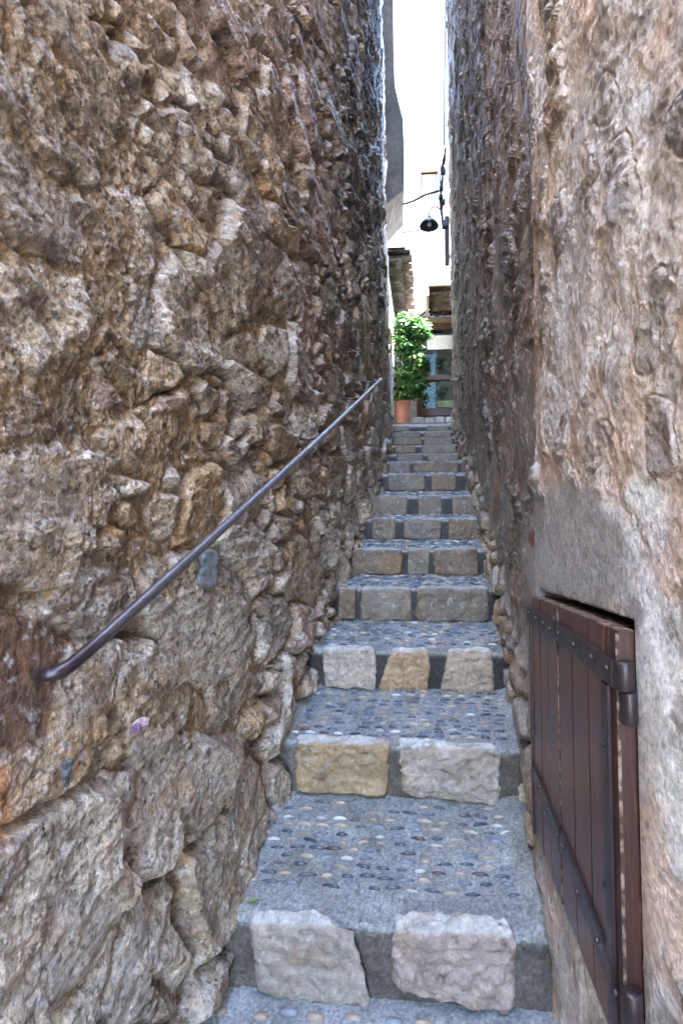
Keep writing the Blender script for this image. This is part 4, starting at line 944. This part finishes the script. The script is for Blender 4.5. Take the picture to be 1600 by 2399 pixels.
# lantern bracket on the rear house
ln = thing('wall_lantern', 'pale square glass lantern on a scrolled iron bracket on the white rear house', 'lantern', tuple(U(1006, 620, 8.6)))
P4 = [U(984, 596, 8.6), U(1028, 594, 8.6), U(1026, 617, 8.6), U(986, 617, 8.6)]
for i in range(4):
    V, F = tube([P4[i], P4[(i+1) % 4]], .012, 6); mk('frame', V, F, M['palemetal'], ln)
    V, F = tube([P4[i], P4[i]+np.array((0, .22, .0))], .010, 6); mk('frame', V, F, M['palemetal'], ln)
V, F = plate([(0, 0)]*4, 0, 1)
q0, q2 = P4[3], P4[1]; V, F = box(q0[0]+.01, q2[0]-.01, 8.63, 8.636, q0[2]+.01, q2[2]-.01); mk('pane', V, F, M['palemetal'], ln, False)
for Pq in ([(986, 600), (990, 622), (998, 638), (1006, 644)], [(1027, 600), (1018, 620), (1003, 636), (994, 644), (994, 656)], [(998, 639), (1012, 645), (1018, 655)], [(998, 640), (1017, 639), (1018, 642)]):
    V, F = tube(spline([U(a, b, 8.6) for a, b in Pq], 5), .007, 6); mk('bracket', V, F, M['palemetal'], ln)

# ------------------------------------------------------------------ plants
def leafwhorl(mb, c, L, R, rs, n=7, droop=.5):
    up = rs.normal(0, .35, 3)+np.array((.1, -.35, 1.0)); up /= np.linalg.norm(up)
    a = np.cross(up, (0, 1, .2)); a /= np.linalg.norm(a); b = np.cross(up, a)
    ph = rs.rand()*6; base = np.array((.045, .13, .04)) if rs.rand() < .6 else np.array((.11, .24, .055))
    for k in range(n):
        th = ph+2*PI*k/n; d = a*math.cos(th)+b*math.sin(th); s_ = np.cross(up, d); l = L*rs.uniform(.8, 1.15); w_ = l*.17
        dn = -up*droop; p0 = c+d*l*.12; p1 = c+d*l*.55+dn*l*.10; p2 = c+d*l*.98+dn*l*.45
        e = up*w_*.25
        V = [p0, p1+s_*w_+e, p1-dn*0-e*.4, p1-s_*w_+e, p2, lerp(p1, p2, .5)+s_*w_*.8+e, lerp(p1, p2, .5)-e*.3, lerp(p1, p2, .5)-s_*w_*.8+e]
        F = [(0, 2, 1), (0, 3, 2), (1, 2, 6, 5), (2, 3, 7, 6), (5, 6, 4), (6, 7, 4)]
        mb.add(V, F, base*rs.uniform(.7, 1.35))
def plant(par, blobs, rs, L, n, nm='foliage'):
    mb = MB()
    for i in range(n):
        b_ = blobs[rs.choice(len(blobs), p=[q[4] for q in blobs])]
        v = rs.normal(0, 1, 3); v /= np.linalg.norm(v); v *= rs.rand()**.45
        c = U(b_[0]+v[0]*b_[2], b_[1]+v[2]*b_[3], b_[5]+v[1]*.22); leafwhorl(mb, c, L*rs.uniform(.75, 1.2), 0, rs)
    return mb.build(nm, M['leaf'], par, True, True)
rs = np.random.RandomState(3)
YP = 7.35
pt = thing('potted_plant', 'tall leafy green umbrella plant in a ribbed terracotta pot at the top of the steps', 'potted plant', tuple(U(942, 996, YP)))
pz0, pz1 = ZTER, U(942, 942, YP)[2]; pc_ = U(942, 970, YP); V = []; F = []; n = 72
for i, (f_, r_) in enumerate(((0, .078), (.02, .082), (.88, .100), (.885, .108), (.985, .110), (1, .106), (1, .094), (.9, .09))):
    for k in range(n):
        a = 2*PI*k/n; r2 = r_*(1+(.03 if k % 2 and 0 < i < 3 else 0)); V.append((pc_[0]+r2*math.cos(a), YP+r2*math.sin(a), lerp(pz0, pz1, f_)))
for i in range(7):
    for k in range(n): k2 = (k+1) % n; F.append((i*n+k, i*n+k2, (i+1)*n+k2, (i+1)*n+k))
F.append(tuple(7*n+k for k in range(n))); mk('pot', V, F, M['terra'], pt, False)
for (tx, ty, bx) in ((935, 800, 936), (950, 780, 945), (965, 820, 950), (975, 770, 946), (928, 860, 934), (985, 860, 952)):
    P = [U(bx, 944, YP), U(lerp(bx, tx, .25)+rs.uniform(-3, 3), 900, YP), U(lerp(bx, tx, .6)+rs.uniform(-4, 4), lerp(900, ty, .5), YP), U(tx, ty, YP)]
    V, F = tube(spline(P, 5), [.011-.0004*i for i in range(16)], 6); mk('stem', V, F, M['stem'], pt)
plant(pt, [(958, 760, 38, 26, .20, YP), (985, 775, 28, 24, .10, YP), (945, 800, 26, 40, .16, YP), (970, 835, 28, 45, .18, YP), (950, 880, 30, 40, .15, YP), (975, 905, 26, 35, .15, YP), (940, 925, 18, 24, .06, YP)], rs, .118, 400)
sb = thing('reflection_shrub', 'dark leafy shrub added behind the brown shop window in place of reflected foliage', 'plant', tuple(U(1015, 970, YS+.25)))  # shrub added behind the glass to stand in for foliage reflected in it
V, F = tube([U(1012, 966, YS+.3), U(1012, 900, YS+.3), U(1018, 850, YS+.28)], .012, 6); mk('stem', V, F, M['stem'], sb)
plant(sb, [(1015, 850, 35, 25, .35, YS+.27), (1012, 915, 35, 25, .35, YS+.27), (1010, 950, 38, 15, .3, YS+.27)], rs, .07, 200)
#TAIL1
# ------------------------------------------------------------------ light
w = bpy.data.worlds.new('World'); sc.world = w; w.use_nodes = True; nt = w.node_tree
bg = nt.nodes['Background']; sky = nt.nodes.new('ShaderNodeTexSky'); sky.sky_type = 'NISHITA'; sky.sun_disc = False
EL, AZ = rad(63), rad(98)           # azimuth of the sun measured from +Y toward +X
sky.sun_elevation = EL; sky.sun_rotation = AZ; sky.air_density = 1.0; sky.dust_density = .6; sky.ozone_density = 3.0
nt.links.new(sky.outputs[0], bg.inputs[0]); bg.inputs[1].default_value = .15
sl = bpy.data.lights.new('sun', 'SUN'); so = bpy.data.objects.new('sun', sl); COL.objects.link(so)
sl.energy = 4.0; sl.angle = rad(.5); sl.color = (1, .95, .87)
sd = Vector((math.sin(AZ)*math.cos(EL), math.cos(AZ)*math.cos(EL), math.sin(EL)))
so.rotation_euler = sd.to_track_quat('Z', 'Y').to_euler(); so.location = (3, -3, 12)
sc.view_settings.view_transform = 'Standard'; sc.view_settings.look = 'None'; sc.view_settings.gamma = 1
sc.view_settings.exposure = 4.75
sc.render.engine = 'CYCLES'
sc.cycles.max_bounces = 8; sc.cycles.diffuse_bounces = 3; sc.cycles.glossy_bounces = 3; sc.cycles.use_denoising = True; sc.cycles.denoiser = 'OPENIMAGEDENOISE'; sc.cycles.denoising_prefilter = 'NONE'; sc.cycles.denoising_input_passes = 'RGB_ALBEDO_NORMAL'; sc.cycles.transparent_max_bounces = 16
